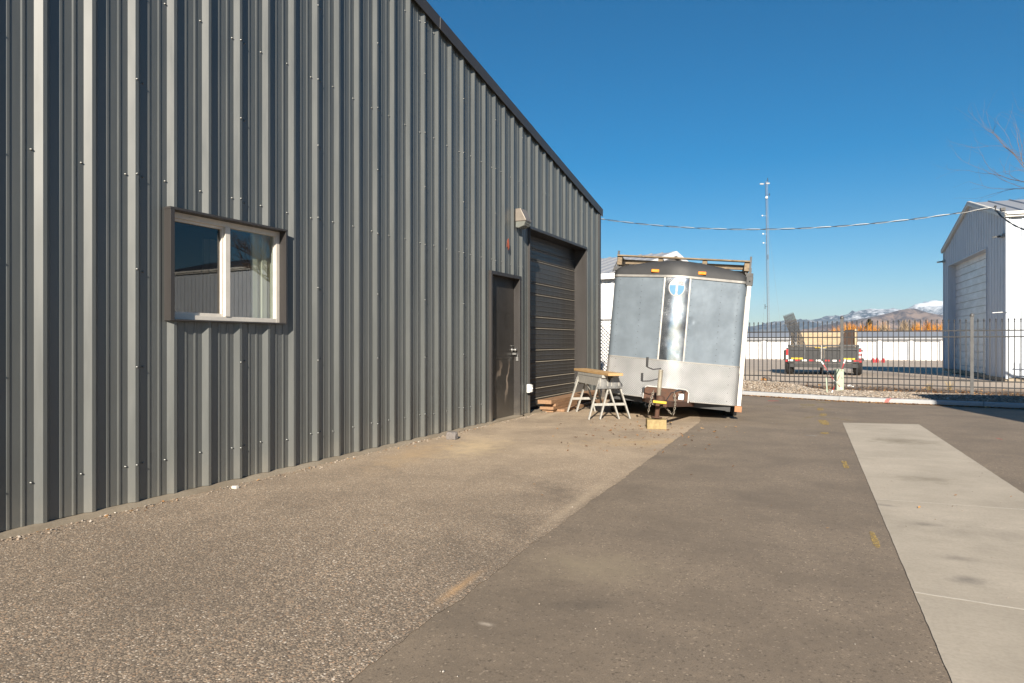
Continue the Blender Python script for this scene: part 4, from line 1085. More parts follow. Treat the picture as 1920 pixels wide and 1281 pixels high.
for (px, Z, r, L, rot, lb) in ((1437, 18.6, .10, .22, 1.5, 'short round of cut log with orange end grain beyond the fence'), (1421, 18.2, .045, 1.3, 2.9, 'dark dead branch lying beyond the fence beside the trailer')):
    q = cw((px-960)/F*Z, Z, r); mb = MB()
    mb.tube([(0, -L/2, 0), (.01*r, -L/6, .02), (0, L/6, .0), (.0, L/2, .01)], [r, r*.97, r*1.02, r*.9], 14, 0, False)
    mb.lathe([(0, 0), (r, 0)], (0, -L/2+.001, 0), 14, 1, 'y'); mb.lathe([(r*.9, 0), (0, 0)], (0, L/2-.001, 0), 14, 1, 'y')
    o = mb.build('log', [M['bark'], simple('cut_wood', (.50, .26, .10), .8, 0, .3, 20, .1)], None, 0, q); o.rotation_euler = (0, 0, rot+1.4 if r < .06 else AZ-.9); tag(o, lb, 'log')

p = G(1594, 727, .05)
mb = MB()
for k in range(7):
    a = k*.9; mb.ball((.05*math.cos(a)*k*.25, .03*math.sin(a), .02+.012*(k % 3)), .035, 0, 7, 5, (1, .6, .5))
mb.sm = [False]*len(mb.sm)
tag(mb.build('crumpled_wrapper', M['white'], None, 0, (p.x, p.y, .06)), 'crumpled white wrapper caught in the gravel right of the pedestal', 'litter')
rng0 = random.Random(4)
for (px, lb) in ((1781, 'dry straw-coloured weed tuft at the second fence post, left of it'), (1742, 'smaller dry weed tuft beyond the fence left of the tall one')):
    q = cw((px-960)/F*16.6, 16.6, -.01); mb = MB()
    for k in range(46):
        a = rng0.uniform(0, 6.3); L = rng0.uniform(.10, .30 if px > 1760 else .2); t_ = rng0.uniform(.1, .8); e = Vector((math.cos(a)*t_*L, math.sin(a)*t_*L, L)); sd_ = Vector((-math.sin(a), math.cos(a), 0))*.004
        b_ = Vector((rng0.gauss(0, .02), rng0.gauss(0, .02), 0)); mb.add([b_-sd_, b_+sd_, b_+e*.6+sd_, b_+e, b_+e*.6-sd_], [(0, 1, 2, 3, 4)])
    tag(mb.build('dry_weed', simple('straw', (.45, .34, .18), .8, 0, .3, 10, 0), None, 0, q), lb, 'weed')
for i in range(5):
    px = (1478, 1530, 1612, 1668, 1850)[i]; q = cw((px-960)/F*(17.4-i*.2), 17.4-i*.2, .01); a = (.3, 2.2, 1.2, 2.8, .8)[i]; d_ = Vector((math.cos(a), math.sin(a), 0)); mb = MB()
    mb.tube([-d_*.4, -d_*.1+Vector((0, 0, .02)), d_*.2+Vector((.02, .03, .03)), d_*.45+Vector((0, 0, .01))], [.012, .011, .009, .004], 6)
    tag(mb.build('fallen_stick', M['bark'], None, 0, q), 'thin dead stick beyond the fence, ' + ('leftmost of the five', 'second from the left of the five', 'middle one of the five', 'fourth from the left of the five', 'rightmost of the five')[i], 'stick', 'dead sticks beyond the fence')

# ================================================================== UTILITY DUMP TRAILER (rear view)
TC = cw(10.93, 24.0)
dt = empty('dump_trailer', 'black open utility trailer with plywood load parked beyond the fence', 'trailer', (TC.x, TC.y, 0), (0, 0, R(1)))
mb = MB()
for s in (-1, 1): mb.box(s*1.12-.02, s*1.12+.02, .06, 4.2, .50, 1.02); mb.box(s*1.12-.035, s*1.12+.035, .04, 4.2, .98, 1.05)
mb.box(-1.1, 1.1, 4.16, 4.2, .5, 1.02); mb.box(-1.1, 1.1, .06, 4.18, .47, .50); bx = mb.build('bed', M['black'], dt, .004)
for s in (-1, 1):
    mb = MB(); x0, x1 = (-1.13, -.06) if s < 0 else (.0, 1.13)
    mb.box(x0+.06, x1-.04, .015, .03, .52, .98)
    gt = mb.build('gate', M['black'], dt, .003)
    mb = MB()
    for x in (x0, (x0+x1)/2-.02, x1-.05): mb.box(x, x+.055, -.03, .035, .52, 1.03)
    mb.box(x0, x1, -.034, .036, 1.0, 1.06); mb.box(x0, x1, -.032, .034, .88, .91); mb.build('gate_frame', simple('grey_black_paint', (.075, .078, .08), .45, .2, .3, 9, .05) if s < 0 else bpy.data.materials['grey_black_paint'], gt, .004)
mb = MB(); mb.box(-.055, -.035, -.06, -.03, .55, 1.04); mb.box(-.07, .1, -.05, -.03, .93, .95); mb.build('gate_latch', M['galv'], dt)
mb = MB(); mb.box(-1.14, 1.14, -.09, .02, .42, .475); mb.box(-1.10, 1.10, -.07, .1, .26, .40); mb.box(-.10, .02, .8, .9, .0, .3); mb.build('bumper', simple('bumper_grey', (.045, .045, .045), .5, .3, .3, 9, .05), dt, .004)
mb = MB()
for k in range(10):
    x = -1.12+k*.225+(.06 if k > 4 else 0); mb.box(x, x+.15, -.0975, -.092, .478, .535, k % 2)
mb.box(-1.14, 1.14, -.0915, -.03, .475, .54, 2); mb.box(-1.20, -1.13, -.04, -.034, .62, .90, 1); mb.box(-1.20, -1.13, -.041, -.035, .55, .68, 0)
mb.box(1.13, 1.20, -.04, -.034, .56, .90, 1); mb.box(1.13, 1.20, -.041, -.035, .74, .80, 0); mb.box(1.13, 1.20, -.041, -.035, .60, .68, 0)
mb.build('reflective_tape', [M['white'], M['red'], M['black']], dt)
for s in (-1, 1):
    mb = MB(); mb.box(s*.83-.20, s*.83+.18, -.035, -.03, .54, .60); mb.build('yellow_sticker', M['yellow'], dt)
    mb = MB(); mb.box(s*1.165-.035, s*1.165+.035, -.034, .02, .50, .95); mb.build('corner_post', M['black'], dt)
    for y in (1.4, 2.25):
        mb = MB(); w = .24; r = .40; cx = s*1.11; pf = [(.22, -w/2), (r-.05, -w/2), (r-.01, -w/2+.03), (r, -w/2+.06), (r, w/2-.06), (r-.01, w/2-.03), (r-.05, w/2), (.22, w/2)]
        mb.lathe(pf, (cx, y-1.0, r), 28, 0, 'x'); wh = mb.build('wheel', M['rubber'], dt)
        mb = MB(); mb.lathe([(0, .03), (.1, .03), (.2, .05), (.225, .10)], (cx, y-1.0, r), 20, 0, 'x'); mb.build('rim', M['black'], wh)
    mb = MB(); mb.box(s*1.16-.13, s*1.16+.13, 0.0, 1.75, .83, .86); mb.box(s*1.16-.13, s*1.16+.13, -.02, .0, .50, .86 if s < 0 else .6); mb.build('fender', M['black'], dt, .004)
mb = MB(); mb.box(-.26, .12, -.036, -.031, .945, .965); mb.build('yellow_sticker', M['yellow'], dt)
mb = MB(); mb.box(1.14, 1.22, -.045, -.0, .45, .52); mb.build('tail_light', M['red'], dt)
mb = MB(); mb.box(-1.22, -1.14, -.045, -.0, .45, .52); mb.build('tail_light', M['red'], dt)
# load: plywood, boxes, spare fence panels
def inT(x, y, z): return Vector((TC.x, TC.y, 0))+Matrix.Rotation(R(1), 3, 'Z') @ Vector((x, y, z))
mb = MB(); mb.box(-.95, .95, -.01, .01, 0, 1.02); o = mb.build('plywood_sheet', M['ply'], None, .002, inT(-.02, 3.7, .52)); o.rotation_euler = (R(2), 0, R(1)); tag(o, 'pale plywood sheet standing across the front of the black trailer', 'plywood')
mb = MB(); mb.prism([(0, 0), (3.2, 0), (3.2, .98), (.9, .98)], -.02, .02, 0, 'x'); o = mb.build('side_board', M['ply'], None, .002, inT(-1.07, .4, .53)); o.rotation_euler = (0, 0, R(1)); tag(o, 'raised plywood side standing along the left of the trailer bed', 'board')
bx2 = M['dark']
mb = MB(); mb.prism([(-.38, 0), (.36, 0), (.36, 1.06), (.02, 1.06)], 0, .03, 0, 'y'); mb.box(.20, .36, .03, .8, 0, 1.06)
o = mb.build('dark_board', wood('dark_brown_board', (.07, .042, .03), (.03, .02, .015)), None, .003, inT(.70, .5, .53)); o.rotation_euler = (0, 0, R(1)); tag(o, 'dark brown board with a slanted edge in the right of the trailer bed', 'board')
for i in range(2):
    mb = MB(); mb.box(-.045, .045, -.3, .3, 0, 1.08)
    o = mb.build('box_side', M['ply'], None, .003, inT(1.06-i*.0, .7+i*.75, .53)); o.rotation_euler = (0, 0, R(1)); tag(o, ['pale upright plywood end at the right rear corner of the trailer', 'second plywood end just ahead of the rear one on the right'][i], 'board')
for i in range(2):
    o = empty('spare_fence_panel', 'black picket panel leaning left in the utility trailer, one of two packed together', 'fence panel', inT(-.60+i*.012, .30+i*.05, .55), (R(-3), R(-19), R(2)), 'spare black picket panels leaning in the trailer')
    if i == 0:
        mb = MB()
        for k in range(10): x = -.17+k*.038; mb.box(x-.009, x+.009, -.008, .008, 0, 1.66); mb.lathe([(.010, 1.66), (.0, 1.74)], (x, 0, 0), 6)
        fp = mb.build('pickets', M['black_iron'], o)
        fr2 = []
        for z in (.12, .25, 1.30, 1.43): mb = MB(); mb.box(-.20, .20, -.016, .016, z-.014, z+.014); fr2.append(mb.build('rail', M['black_iron'], o))
    else:
        for c0 in [fp]+fr2: c_ = c0.copy(); COL.objects.link(c_); c_.parent = o
# red cans by the storage units
def can(q, label):
    t = empty('fuel_can', label, 'fuel can', q, (0, 0, random.uniform(-.5, .5)), 'red fuel cans')
    mb = MB(); mb.prism([(-.11, 0), (.11, 0), (.115, .04), (.115, .28), (.07, .34), (-.08, .34), (-.115, .28), (-.115, .04)], -.08, .08, 0, 'y'); mb.build('body', M['red'], t, .02)
    mb = MB(); mb.tube([(.07, 0, .33), (.12, 0, .40)], [.025, .02], 8); mb.build('spout', M['black'], t)
    mb = MB(); mb.tube([(-.07, 0, .33), (-.05, 0, .38), (.02, 0, .38), (.04, 0, .33)], .014, 8); mb.build('handle', M['red'], t); return t
def gzz(y): return -.012 if y < 28 else -.012-(y-28)*.388/28 if y < 56 else -.4-(y-56)*.4/28
for px, lb in ((1637, 'leftmost of the three small red fuel cans on the far asphalt'), (1644.5, 'middle one of the three small red fuel cans on the far asphalt'), (1656, 'rightmost of the three small red fuel cans on the far asphalt')):
    q = cw((px-960)/F*55, 55); q.z = gzz(q.y); can(q, lb)

# ================================================================== WHITE BUILDING ON THE RIGHT
A = Vector((4.40, 24.1, 0)); B = Vector((3.82, 32.5, 0)); LW = (B-A).length
wb = empty('white_building', 'tall pale corrugated metal building with a big roller door on the right', 'building', A)
uF = (A-B).normalized(); nF = Vector((uF.y, -uF.x, 0))         # facade runs from far corner to near corner
wb.rotation_euler = (0, 0, 0)
EH = 4.85; RS = 1.12
def Lb(mb): mb.v = [(x-A.x, y-A.y, z) for x, y, z in mb.v]; return mb
def zg(s): return EH+RS*(1-abs(s-LW/2)/(LW/2))
d0, d1, dz = LW*(1-.906), LW*(1-.257), 4.16
PR2 = [(0, 0), (.03, .028), (.06, .028), (.09, 0), (.15, 0), (.156, .004), (.17, .004), (.176, 0), (.23, 0), (.236, .004), (.25, .004), (.256, 0)]
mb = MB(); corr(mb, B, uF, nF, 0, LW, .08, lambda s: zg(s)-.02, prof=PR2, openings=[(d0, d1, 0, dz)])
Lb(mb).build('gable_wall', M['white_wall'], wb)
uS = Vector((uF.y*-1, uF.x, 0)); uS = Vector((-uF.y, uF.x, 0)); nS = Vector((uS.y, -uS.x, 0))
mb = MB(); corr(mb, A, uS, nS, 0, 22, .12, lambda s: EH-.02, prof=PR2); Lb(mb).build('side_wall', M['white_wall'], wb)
mb = MB()
C1 = A+uS*22; C2 = B+uS*22
for a, b in ((C1, C2), (C2, B)): mb.quad(a, b, b+Vector((0, 0, EH)), a+Vector((0, 0, EH)))
Lb(mb).build('rear_wall', M['white_wall'], wb)
ctr = (A+B)/2
mb = MB()
for (E0, sgn) in ((A, 1), (B, -1)):
    up = (ctr-E0); run = up.length; upn = (up+Vector((0, 0, RS))); L = upn.length; upn.normalize()
    O = E0+Vector((0, 0, EH+.03))-upn*.18-uS*.12
    nn = uS.cross(upn).normalized(); 
    if nn.z < 0: nn = -nn
    corr(mb, O, uS, nn, 0, 22.2, 0, lambda s: L+.18, pitch=.6, prof=[(0, 0), (.01, .04), (.02, .04), (.03, 0)], v=upn)
    mb.quad(O-nn*.02, O+uS*22.2-nn*.02, O+uS*22.2+upn*(L+.18)-nn*.02, O+upn*(L+.18)-nn*.02)
Lb(mb).build('roof', M['grey_roof'], wb)
mb = MB(); T = Vector((0, 0, 1))
for E0 in (A, B):
    a_ = E0+nF*.07+T*(EH-.02)-(ctr-E0).normalized()*.12; b_ = ctr+nF*.07+T*(EH+RS+.01); mb.bar(a_, b_, .09, .15)
mb.bar(A+nS*.10+T*(EH+.0)-uS*.1, C1+nS*.10+T*EH, .09, .16)
Lb(mb).build('fascia', simple('off_white_trim', (.62, .60, .55), .5, 0, .1, 6, .02), wb, .004)
mb = MB(); mb.bar(A+uF*.03+nF*.035+T*.08, A+uF*.03+nF*.035+T*(EH-.1), .07, .07); mb.bar(B+nF*.02+T*.08, B+nF*.02+T*(EH-.1), .07, .07)
Lb(mb).build('corner_trim', M['white_wall'], wb, .004)
mb = MB(); mb.bar(A+nF*.05-nF*.2+T*.05, B+nF*.05-nF*.2+T*.05, .44, .10)
mb.bar(A+nS*.02+T*.05, C1+nS*.02+T*.05, .12, .10); Lb(mb).build('footing', M['concrete'], wb)
pj = B+uF*d0; pk = B+uF*d1
mb = MB()
for q in (pj, pk): mb.bar(q-nF*.11+T*.05, q-nF*.11+T*dz, .30 if True else .2, .02, 0, uF)
mb.bar(pj-nF*.11+T*dz, pk-nF*.11+T*dz, .30, .03)
Lb(mb).build('opening_trim', M['white_wall'], wb)
mb = MB(); prof = []; z = .05
while z < dz:
    prof += [(.0, z), (.0, z+.22), (-.03, z+.23), (-.03, z+.25)]; z += .26
    if len(prof) % 24 == 0: prof += [(-.012, z), (-.012, z+.012)]; z += .014
vs = [q-nF*.22+nF*x+T*min(zz, dz) for q in (pj, pk) for x, zz in prof]; n = len(prof)
mb.add(vs, [(i, n+i, n+i+1, i+1) for i in range(n-1)])
m_ = NM('scuffed_white_door'); v_ = m_.coord(); nn_ = m_.noise(m_.coord(scale=(1, 1, 3)), 1.2, 6, .7)
m_.base(m_.mix(m_.ramp(nn_, [(.4, 0.0), (.65, 1.0)]), (.56, .55, .55), (.74, .74, .75))); m_.set(.4); m_.bump(nn_, .2, .02)
Lb(mb).build('garage_door', m_.m, wb)
for (s, z, lb) in ((LW*.97, 4.30, 'small lamp'), (.10, 4.42, 'x')):
    q = B+uF*(s-.15 if s > 1 else s)+nF*.03+T*z
    mb = MB(); mb.bar(q-uF*.12, q+uF*.12, .10, .10); mb.bar(q+nF*.03-uF*.12, q+nF*.22-uF*.0-T*.03, .12, .06); Lb(mb).build('flood_lamp', M['galv'], wb, .004)
mb = MB(); q = A+nF*.02-uF*.7+T*(EH+.26); mb.tube([q, q+nF*.12, q+nF*.12+T*.12], .02, 8); mb.ball(q+nF*.12+T*.12, .035, 0, 8, 6); mb.bar(q+nF*.0+uF*.5-T*.06, q+nF*.12+uF*.5-T*.06, .12, .08)
Lb(mb).build('service_bracket', M['black'], wb)
mb = MB(); q = A+nF*.05+T*2.03-uF*.1; mb.tube([q, q+nF*.32+uF*.03-T*.02], .012, 8); mb.tube([q+uF*.18, q+uF*.18+nS*.10], .012, 8); Lb(mb).build('tap_pipe', M['white'], wb)

# ================================================================== WHITE BUILDING BEHIND THE TRAILER
c0 = cw(3.35, 21.17); c1 = cw(5.51, 23.92); wd = (c1-c0); hw = wd.length; wn = wd.normalized(); el = Vector((wn.y, -wn.x, 0))  # el points right (gable outward)
sb = empty('white_shed', 'white metal shed with grey ribbed roof behind the cargo trailer', 'shed', c0)
def Lc(mb): mb.v = [(x-c0.x, y-c0.y, z) for x, y, z in mb.v]; return mb
mb = MB(); O = c0-el*11; corr(mb, O, el, -wn, 0, 11, 0, lambda s: 3.28, prof=PR2)
for a_, b_ in ((c0, c0+wn*2*hw), (c0-el*11+wn*2*hw, c0-el*11)): mb.quad(a_, b_, b_+T*3.28, a_+T*3.28)
mb.quad(c0+wn*2*hw, c0-el*11+wn*2*hw, c0-el*11+wn*2*hw+T*3.28, c0+wn*2*hw+T*3.28)
mb.add([c0+T*3.28, c0+wn*2*hw+T*3.28, c0+wn*hw+T*4.22], [(0, 1, 2)])
Lc(mb).build('wall', M['white_far'], sb)
mb = MB()
for (E0, dirn) in ((c0, wn), (c0+wn*2*hw, -wn)):
    upn = (dirn*hw+T*.95); L = upn.length; upn.normalize(); O = E0+T*3.34-upn*.25-el*11.2
    nn = el.cross(upn); nn = nn if nn.z > 0 else -nn
    corr(mb, O, el, nn, 0, 11.45, 0, lambda s: L+.25, pitch=.42, prof=[(0, 0), (.012, .035), (.024, .035), (.036, 0)], v=upn)
Lc(mb).build('roof', M['grey_roof'], sb)
mb = MB(); mb.bar(c0-el*11.2-wn*.22+T*3.20, c0+el*.25-wn*.22+T*3.20, .04, .17)
for E0, dirn in ((c0, wn), (c0+wn*2*hw, -wn)): mb.bar(E0+el*.26-dirn*.22+T*3.22, E0+el*.26+dirn*hw+T*4.24, .04, .16)
Lc(mb).build('fascia', M['white_far'], sb)

# ================================================================== STORAGE UNITS, TREES, TOWER, HILLS
S0 = cw(22.0, 82.5, -.8); S1 = cw(60, 67.5, -.8); sd = (S1-S0).normalized(); sn = Vector((sd.y, -sd.x, 0)); SLn = (S1-S0).length
su = empty('storage_building', 'long low white storage building with a grey roof across the far side of the yard', 'building', S0)
def Ls(mb): mb.v = [(x-S0.x, y-S0.y, z-S0.z) for x, y, z in mb.v]; return mb
q0 = P(1643, 673, 76); s0_ = (q0-S0).dot(sd)%3.0
ops = [(s0_-2.5+3.0*k, s0_+3.0*k, 0, 2.15) for k in range(1, int(SLn/3))]
mb = MB(); corr(mb, S0, sd, sn, 0, SLn, 0, lambda s: 2.42, prof=[(0, 0), (.02, .015), (.04, .015), (.06, 0)], pitch=.3, openings=ops)
mb.quad(S1, S1-sn*9, S1-sn*9+T*2.4, S1+T*2.4); mb.quad(S0-sn*9, S0, S0+T*2.4, S0-sn*9+T*2.4); mb.quad(S1-sn*9, S0-sn*9, S0-sn*9+T*2.4, S1-sn*9+T*2.4)
Ls(mb).build('wall', M['white_far'], su)
mb = MB(); a_ = S0+sn*.3+T*2.40; b_ = S1+sn*.3+T*2.40; mb.quad(a_, b_, b_-sn*4.8+T*.75, a_-sn*4.8+T*.75); mb.quad(b_-sn*9.6, a_-sn*9.6, a_-sn*4.8+T*.75, b_-sn*4.8+T*.75)
mb.bar(a_-T*.06, b_-T*.06, .04, .16); Ls(mb).build('roof', M['grey_roof'], su)
for op in ops:
    mb = MB(); a_ = S0+sd*op[0]-sn*.18; b_ = S0+sd*op[1]-sn*.18; pr3 = []
    for k in range(18): pr3 += [(0, k*.12), (.02, k*.12+.05), (0, k*.12+.10)]
    n = len(pr3); vs = [q+sn*x+T*z for q in (a_, b_) for x, z in pr3]; mb.add(vs, [(i, n+i, n+i+1, i+1) for i in range(n-1)]); mb.bar(a_+sn*.12+T*0, a_+sn*.12+T*2.15, .16, .16, 1, sd); mb.bar(b_+sn*.12, b_+sn*.12+T*2.15, .16, .16, 1, sd); mb.bar(a_+sn*.12+T*2.12, b_+sn*.12+T*2.12, .16, .10, 1)
    Ls(mb).build('roller_door', [M['white_far'], M['grey_roof']], su)

def brush(px, Zd, top, wid, mat, label, cat, kind='willow', seed=0):
    rng = random.Random(seed); base = cw((px-960)/F*Zd, Zd, -.8); h = H+(642-top)/F*Zd+.8; wdt = wid*Zd/F
    t = empty('willow_thicket' if kind == 'willow' else 'bare_tree', label, cat, base)
    mb = MB(); nt_ = 5
    for k in range(nt_):
        a = rng.uniform(0, 6.3); r = rng.uniform(0, .25)*wdt
        mb.tube([(math.cos(a)*r*.4, math.sin(a)*r*.4, 0), (math.cos(a)*r*.8, math.sin(a)*r*.8, h*.35), (math.cos(a)*r*1.4, math.sin(a)*r*1.4, h*.65)], [.10, .07, .03], 6)
    mb.build('trunk', M['bark'], t)
    mb = MB(); cl_c = [(rng.uniform(-.42, .42)*wdt, rng.uniform(-.3, .3)*wdt, rng.uniform(.35, .72)*h, rng.uniform(.16, .3)) for _ in range(9)]
    for k in range(1500):
        cx, cy, cz, cr = rng.choice(cl_c)
        x = cx+rng.gauss(0, cr*wdt*.38); y = cy+rng.gauss(0, cr*wdt*.4); z = abs(cz+rng.gauss(0, cr*h*.42))
        lim = h*(1-.35*(abs(x)/(wdt*.5))**2)
        if z > lim-.3 or z < .1: z = rng.uniform(.2, .8)*lim
        L = rng.uniform(.4, 1.1); dx = (x/wdt)*.8+rng.gauss(0, .25); dy = rng.gauss(0, .25); w2 = rng.uniform(.015, .04)
        a = rng.uniform(0, 3.14); ox, oy = math.cos(a)*w2, math.sin(a)*w2
        mb.add([(x-ox, y-oy, z), (x+ox, y+oy, z), (x+dx*L, y+dy*L, z+L)], [(0, 1, 2)])
    mb.build('crown', mat, t); return t
def twigmat(name, stops):
    m = NM(name); g = m.n('NewGeometry'); m.base(m.ramp(g.outputs['Random Per Island'], stops)); m.set(.8, 0, .2); return m.m
mo = twigmat('orange_willow_twigs', [(0, (.22, .08, .02)), (.5, (.50, .20, .03)), (1, (.66, .34, .07))])
mg = twigmat('grey_twigs', [(0, (.13, .10, .08)), (.5, (.30, .22, .14)), (1, (.42, .33, .22))])
mp_ = twigmat('pinkish_twigs', [(0, (.25, .12, .07)), (.5, (.42, .24, .14)), (1, (.50, .33, .18))])
for i, (px, Zd, top, wid, mt, lb) in enumerate([
    (1572, 112, 612, 34, mo, 'low orange willow thicket at the left end of the row behind the storage roof'),
    (1594, 108, 604, 40, mo, 'orange willow thicket above the dark board in the utility trailer'),
    (1624, 106, 601, 40, mo, 'bright orange willow thicket around the foot of the dark evergreen'),
    (1650, 118, 600, 34, mp_, 'pinkish brown thicket just right of the dark evergreen'),
    (1735, 106, 597, 42, mo, 'tall orange willow thicket in the right half of the row'),
    (1762, 108, 602, 40, mo, 'orange willow thicket beside the left corner of the white building'),
    (1792, 112, 606, 40, mp_, 'pinkish brown thicket hidden mostly behind the white building')]):
    brush(px, Zd, top, wid, mt, lb, 'shrub', 'willow', i+3)
brush(1678, 112, 590, 46, mg, 'tall grey-brown leafless tree in the middle of the orange thickets', 'tree', 'bare', 21)
brush(1705, 110, 596, 36, mg, 'shorter grey-brown leafless tree right of the tall one', 'tree', 'bare', 22)
# dark evergreen
ev = empty('evergreen_tree', 'small dark evergreen rising above the orange thickets', 'tree', cw((1630-960)/F*125, 125, -.8))
mb = MB(); mb.tube([(0, 0, 0), (0, 0, 5.8)], [.2, .03], 8); mb.build('trunk', M['bark'], ev)
mb = MB(); rng = random.Random(5)
for k in range(2200):
    z = rng.uniform(1.0, 6.2); rr = (6.4-z)*.36*math.sqrt(rng.random())*(1+.25*math.sin(z*7)); a = rng.uniform(0, 6.3)
    x, y = math.cos(a)*rr, math.sin(a)*rr; s = rng.uniform(.08, .2)
    mb.add([(x, y, z), (x+math.cos(a)*s*1.6, y+math.sin(a)*s*1.6, z-.1), (x+math.cos(a+1.2)*s, y+math.sin(a+1.2)*s, z+.08)], [(0, 1, 2)])
mb.build('crown', simple('evergreen_needles', (.05, .055, .035), .8, 0, .5, 3, 0), ev)

# radio mast
TW = cw((1441-960)/F*130, 130, -.8)
tw = empty('radio_mast', 'tall thin lattice radio mast with small dishes rising against the sky', 'mast', TW)
tw.rotation_euler = (0, 0, 0)
HT = H+302/F*130+.8; sl_ = .38
mb = MB(); lg = [Vector((sl_/2*1.15*math.cos(a), sl_/2*1.15*math.sin(a), 0)) for a in (0.3, 2.4, 4.5)]
lean = (cw((1437-960)/F*130, 130, 0)-cw((1441-960)/F*130, 130, 0))
for l_ in lg: mb.tube([l_, l_+T*HT+lean], .028, 6)
nb = 58
for k in range(nb):
    for i in range(3):
        z0, z1 = HT*k/nb, HT*(k+1)/nb; a_ = lg[i]+T*z0+lean*(k/nb); b_ = lg[(i+1) % 3]+T*z1+lean*((k+1)/nb); mb.tube([a_, b_], .013, 4, 0, False)
        c_ = lg[(i+1) % 3]+T*z0+lean*(k/nb); mb.tube([a_, c_], .013, 4, 0, False)
mb.build('lattice', simple('mast_grey', (.24, .26, .30), .5, .4, .15, 3, 0), tw)
rt = Vector((CA, SA, 0)); fwv = Vector((-SA, CA, 0))
def zpx(y): return H+(642-y)/F*130+.8
for (y, dx, r) in ((371, -.1, .26), (405, -.95, .14), (439, -.85, .15), (456, -.8, .14)):
    z = zpx(y); mb = MB(); c_ = lean*(z/HT)+rt*dx-fwv*.25+T*z; mb.ball(c_, r, 0, 12, 8, (1, 1, 1)); mb.tube([lean*(z/HT)+T*z, c_], .02, 5); mb.build('dish', M['white'], tw)
for (y, dx, L) in ((345, -.85, .0), (344, .3, 0), (575, -.55, .9), (338, .25, .9), (365, .55, .5), (482, .1, .9)):
    z = zpx(y); mb = MB(); c_ = lean*(z/HT)+rt*dx+T*z; mb.tube([lean*(z/HT)+T*z, c_], .03, 5)
    if L: mb.tube([c_-T*L*.5, c_+T*L*.5], .06, 6)
    else: mb.bar(c_-rt*.4, c_+rt*.3, .14, .25)
    mb.build('antenna', M['galv'] if L < .1 else M['mast'] if 'mast' in M else M['black'], tw)
mb = MB(); mb.tube([T*zpx(400)+lean*.8, T*zpx(620)-rt*3.4*.3], .012, 4); mb.tube([T*zpx(400)+lean*.8, rt*6+T*.5+fwv*8], .012, 4); mb.build('guy_wire', M['galv'], tw)

# overhead service line: two strands twisted round each other
def span(a, b, sag, r, pitch, tw_r, n=260):
    A_, B_ = Vector(a), Vector(b); d = (B_-A_); L = d.length; dn = d.normalized(); sx = dn.cross(T).normalized(); outs = []
    for ph in (0, math.pi):
        pts = []
        for i in range(n+1):
            t = i/n; c_ = A_.lerp(B_, t)-T*sag*4*t*(1-t); an = ph+2*math.pi*L*t/pitch; pts.append(c_+(sx*math.cos(an)+T*math.sin(an))*tw_r)
        outs.append(pts)
    return outs
pa = P(1085, 404, 26); pb = A+nF*.14-uF*.7+T*(EH+.36)
mid_s = .55
s1_, s2_ = span(pa, pb, .60, .012, 1.1, .016, 420)
pl_ = empty('power_line', 'twisted overhead service cable crossing the sky to the white building', 'cable', pa)
for pts, mt, nm in ((s1_, M['black'], 'insulated_strand'), (s2_, M['galv'], 'bare_strand')):
    mb = MB(); mb.tube([p-pa for p in pts], .010, 6, 0, False); mb.build(nm, mt, pl_)
pc_ = P(1975, 432, 16.5)
s1_, s2_ = span(pb-T*.1, pc_, .25, .012, 1.3, .012, 80)
mb = MB(); mb.tube([p-pb for p in s1_], .013, 6); mb.tube([p-pb for p in s2_], .013, 6); o = mb.build('service_cable', M['black'], None, 0, pb); tag(o, 'short black cable sagging off the right edge from the white building', 'cable')

# hills
def terrain(name, ridge, Z, depth, mat, seed, rough):
    # ridge: (pixel x, pixel y) control points give heights on a range standing Z metres off
    def hgt(px):
        for a_, b_ in zip(ridge, ridge[1:]):
            if a_[0] <= px <= b_[0]:
                t = (px-a_[0])/(b_[0]-a_[0]); return (642-(a_[1]+(b_[1]-a_[1])*t))/F*Z+H
        return 0
    mb = MB(); NX, NY = 340, 70; vs = []; x0, x1 = ridge[0][0], ridge[-1][0]
    for j in range(NY+1):
        v = j/NY
        for i in range(NX+1):
            px = x0+(x1-x0)*i/NX; X = (px-960)/F*Z; q = v*2-1
            env = 1-abs(q) if q < 0 else 1-abs(q)*.8; env = env**1.15
            h = hgt(px)+ .0
            Zz = Z+q*depth; p = Vector((X/800, Zz/800, seed))
            rn = mnoise.fractal(p*1.7, .8, 2.1, 7)*rough; rdg = abs(mnoise.noise(p*2.1+Vector((0, 0, 7))))*-rough*1.3*(1-abs(q))
            hz = h*env+(rn+rdg)*min(1, env*2.2)*(0.35 if abs(q) < .03 else 1)
            w_ = cw(X, Zz, max(-2, hz-6)); vs.append(w_)
    mb.add(vs, [(j*(NX+1)+i, j*(NX+1)+i+1, (j+1)*(NX+1)+i+1, (j+1)*(NX+1)+i) for j in range(NY) for i in range(NX)], 0, True)
    return struct(mb.build(name, mat))
def hillmat(name, lo_c, mid_c, snow0, snow1, sscale=.004):
    m = NM(name); tc = m.n('TexCoord'); sp = m.n('SeparateXYZ'); m.l(tc.outputs['Object'], sp.inputs[0])
    n1 = m.noise(m.coord(), sscale, 8, .65); n2 = m.noise(m.coord(), sscale*5, 6, .7)
    c = m.mix(m.ramp(m.mix(.5, n1, n2), [(.46, 0.0), (.55, 1.0)]), lo_c, mid_c)
    k = m.math('ADD', sp.outputs[2], m.math('MULTIPLY', m.math('SUBTRACT', m.mix(.55, n1, n2), .5), (snow1-snow0)*6))
    mr = m.n('MapRange'); mr.inputs[1].default_value = snow0; mr.inputs[2].default_value = snow1; m.l(k, mr.inputs[0])
    m.base(m.mix(mr.outputs[0], c, (.75, .77, .80))); m.set(.95, 0, .1); return m.m
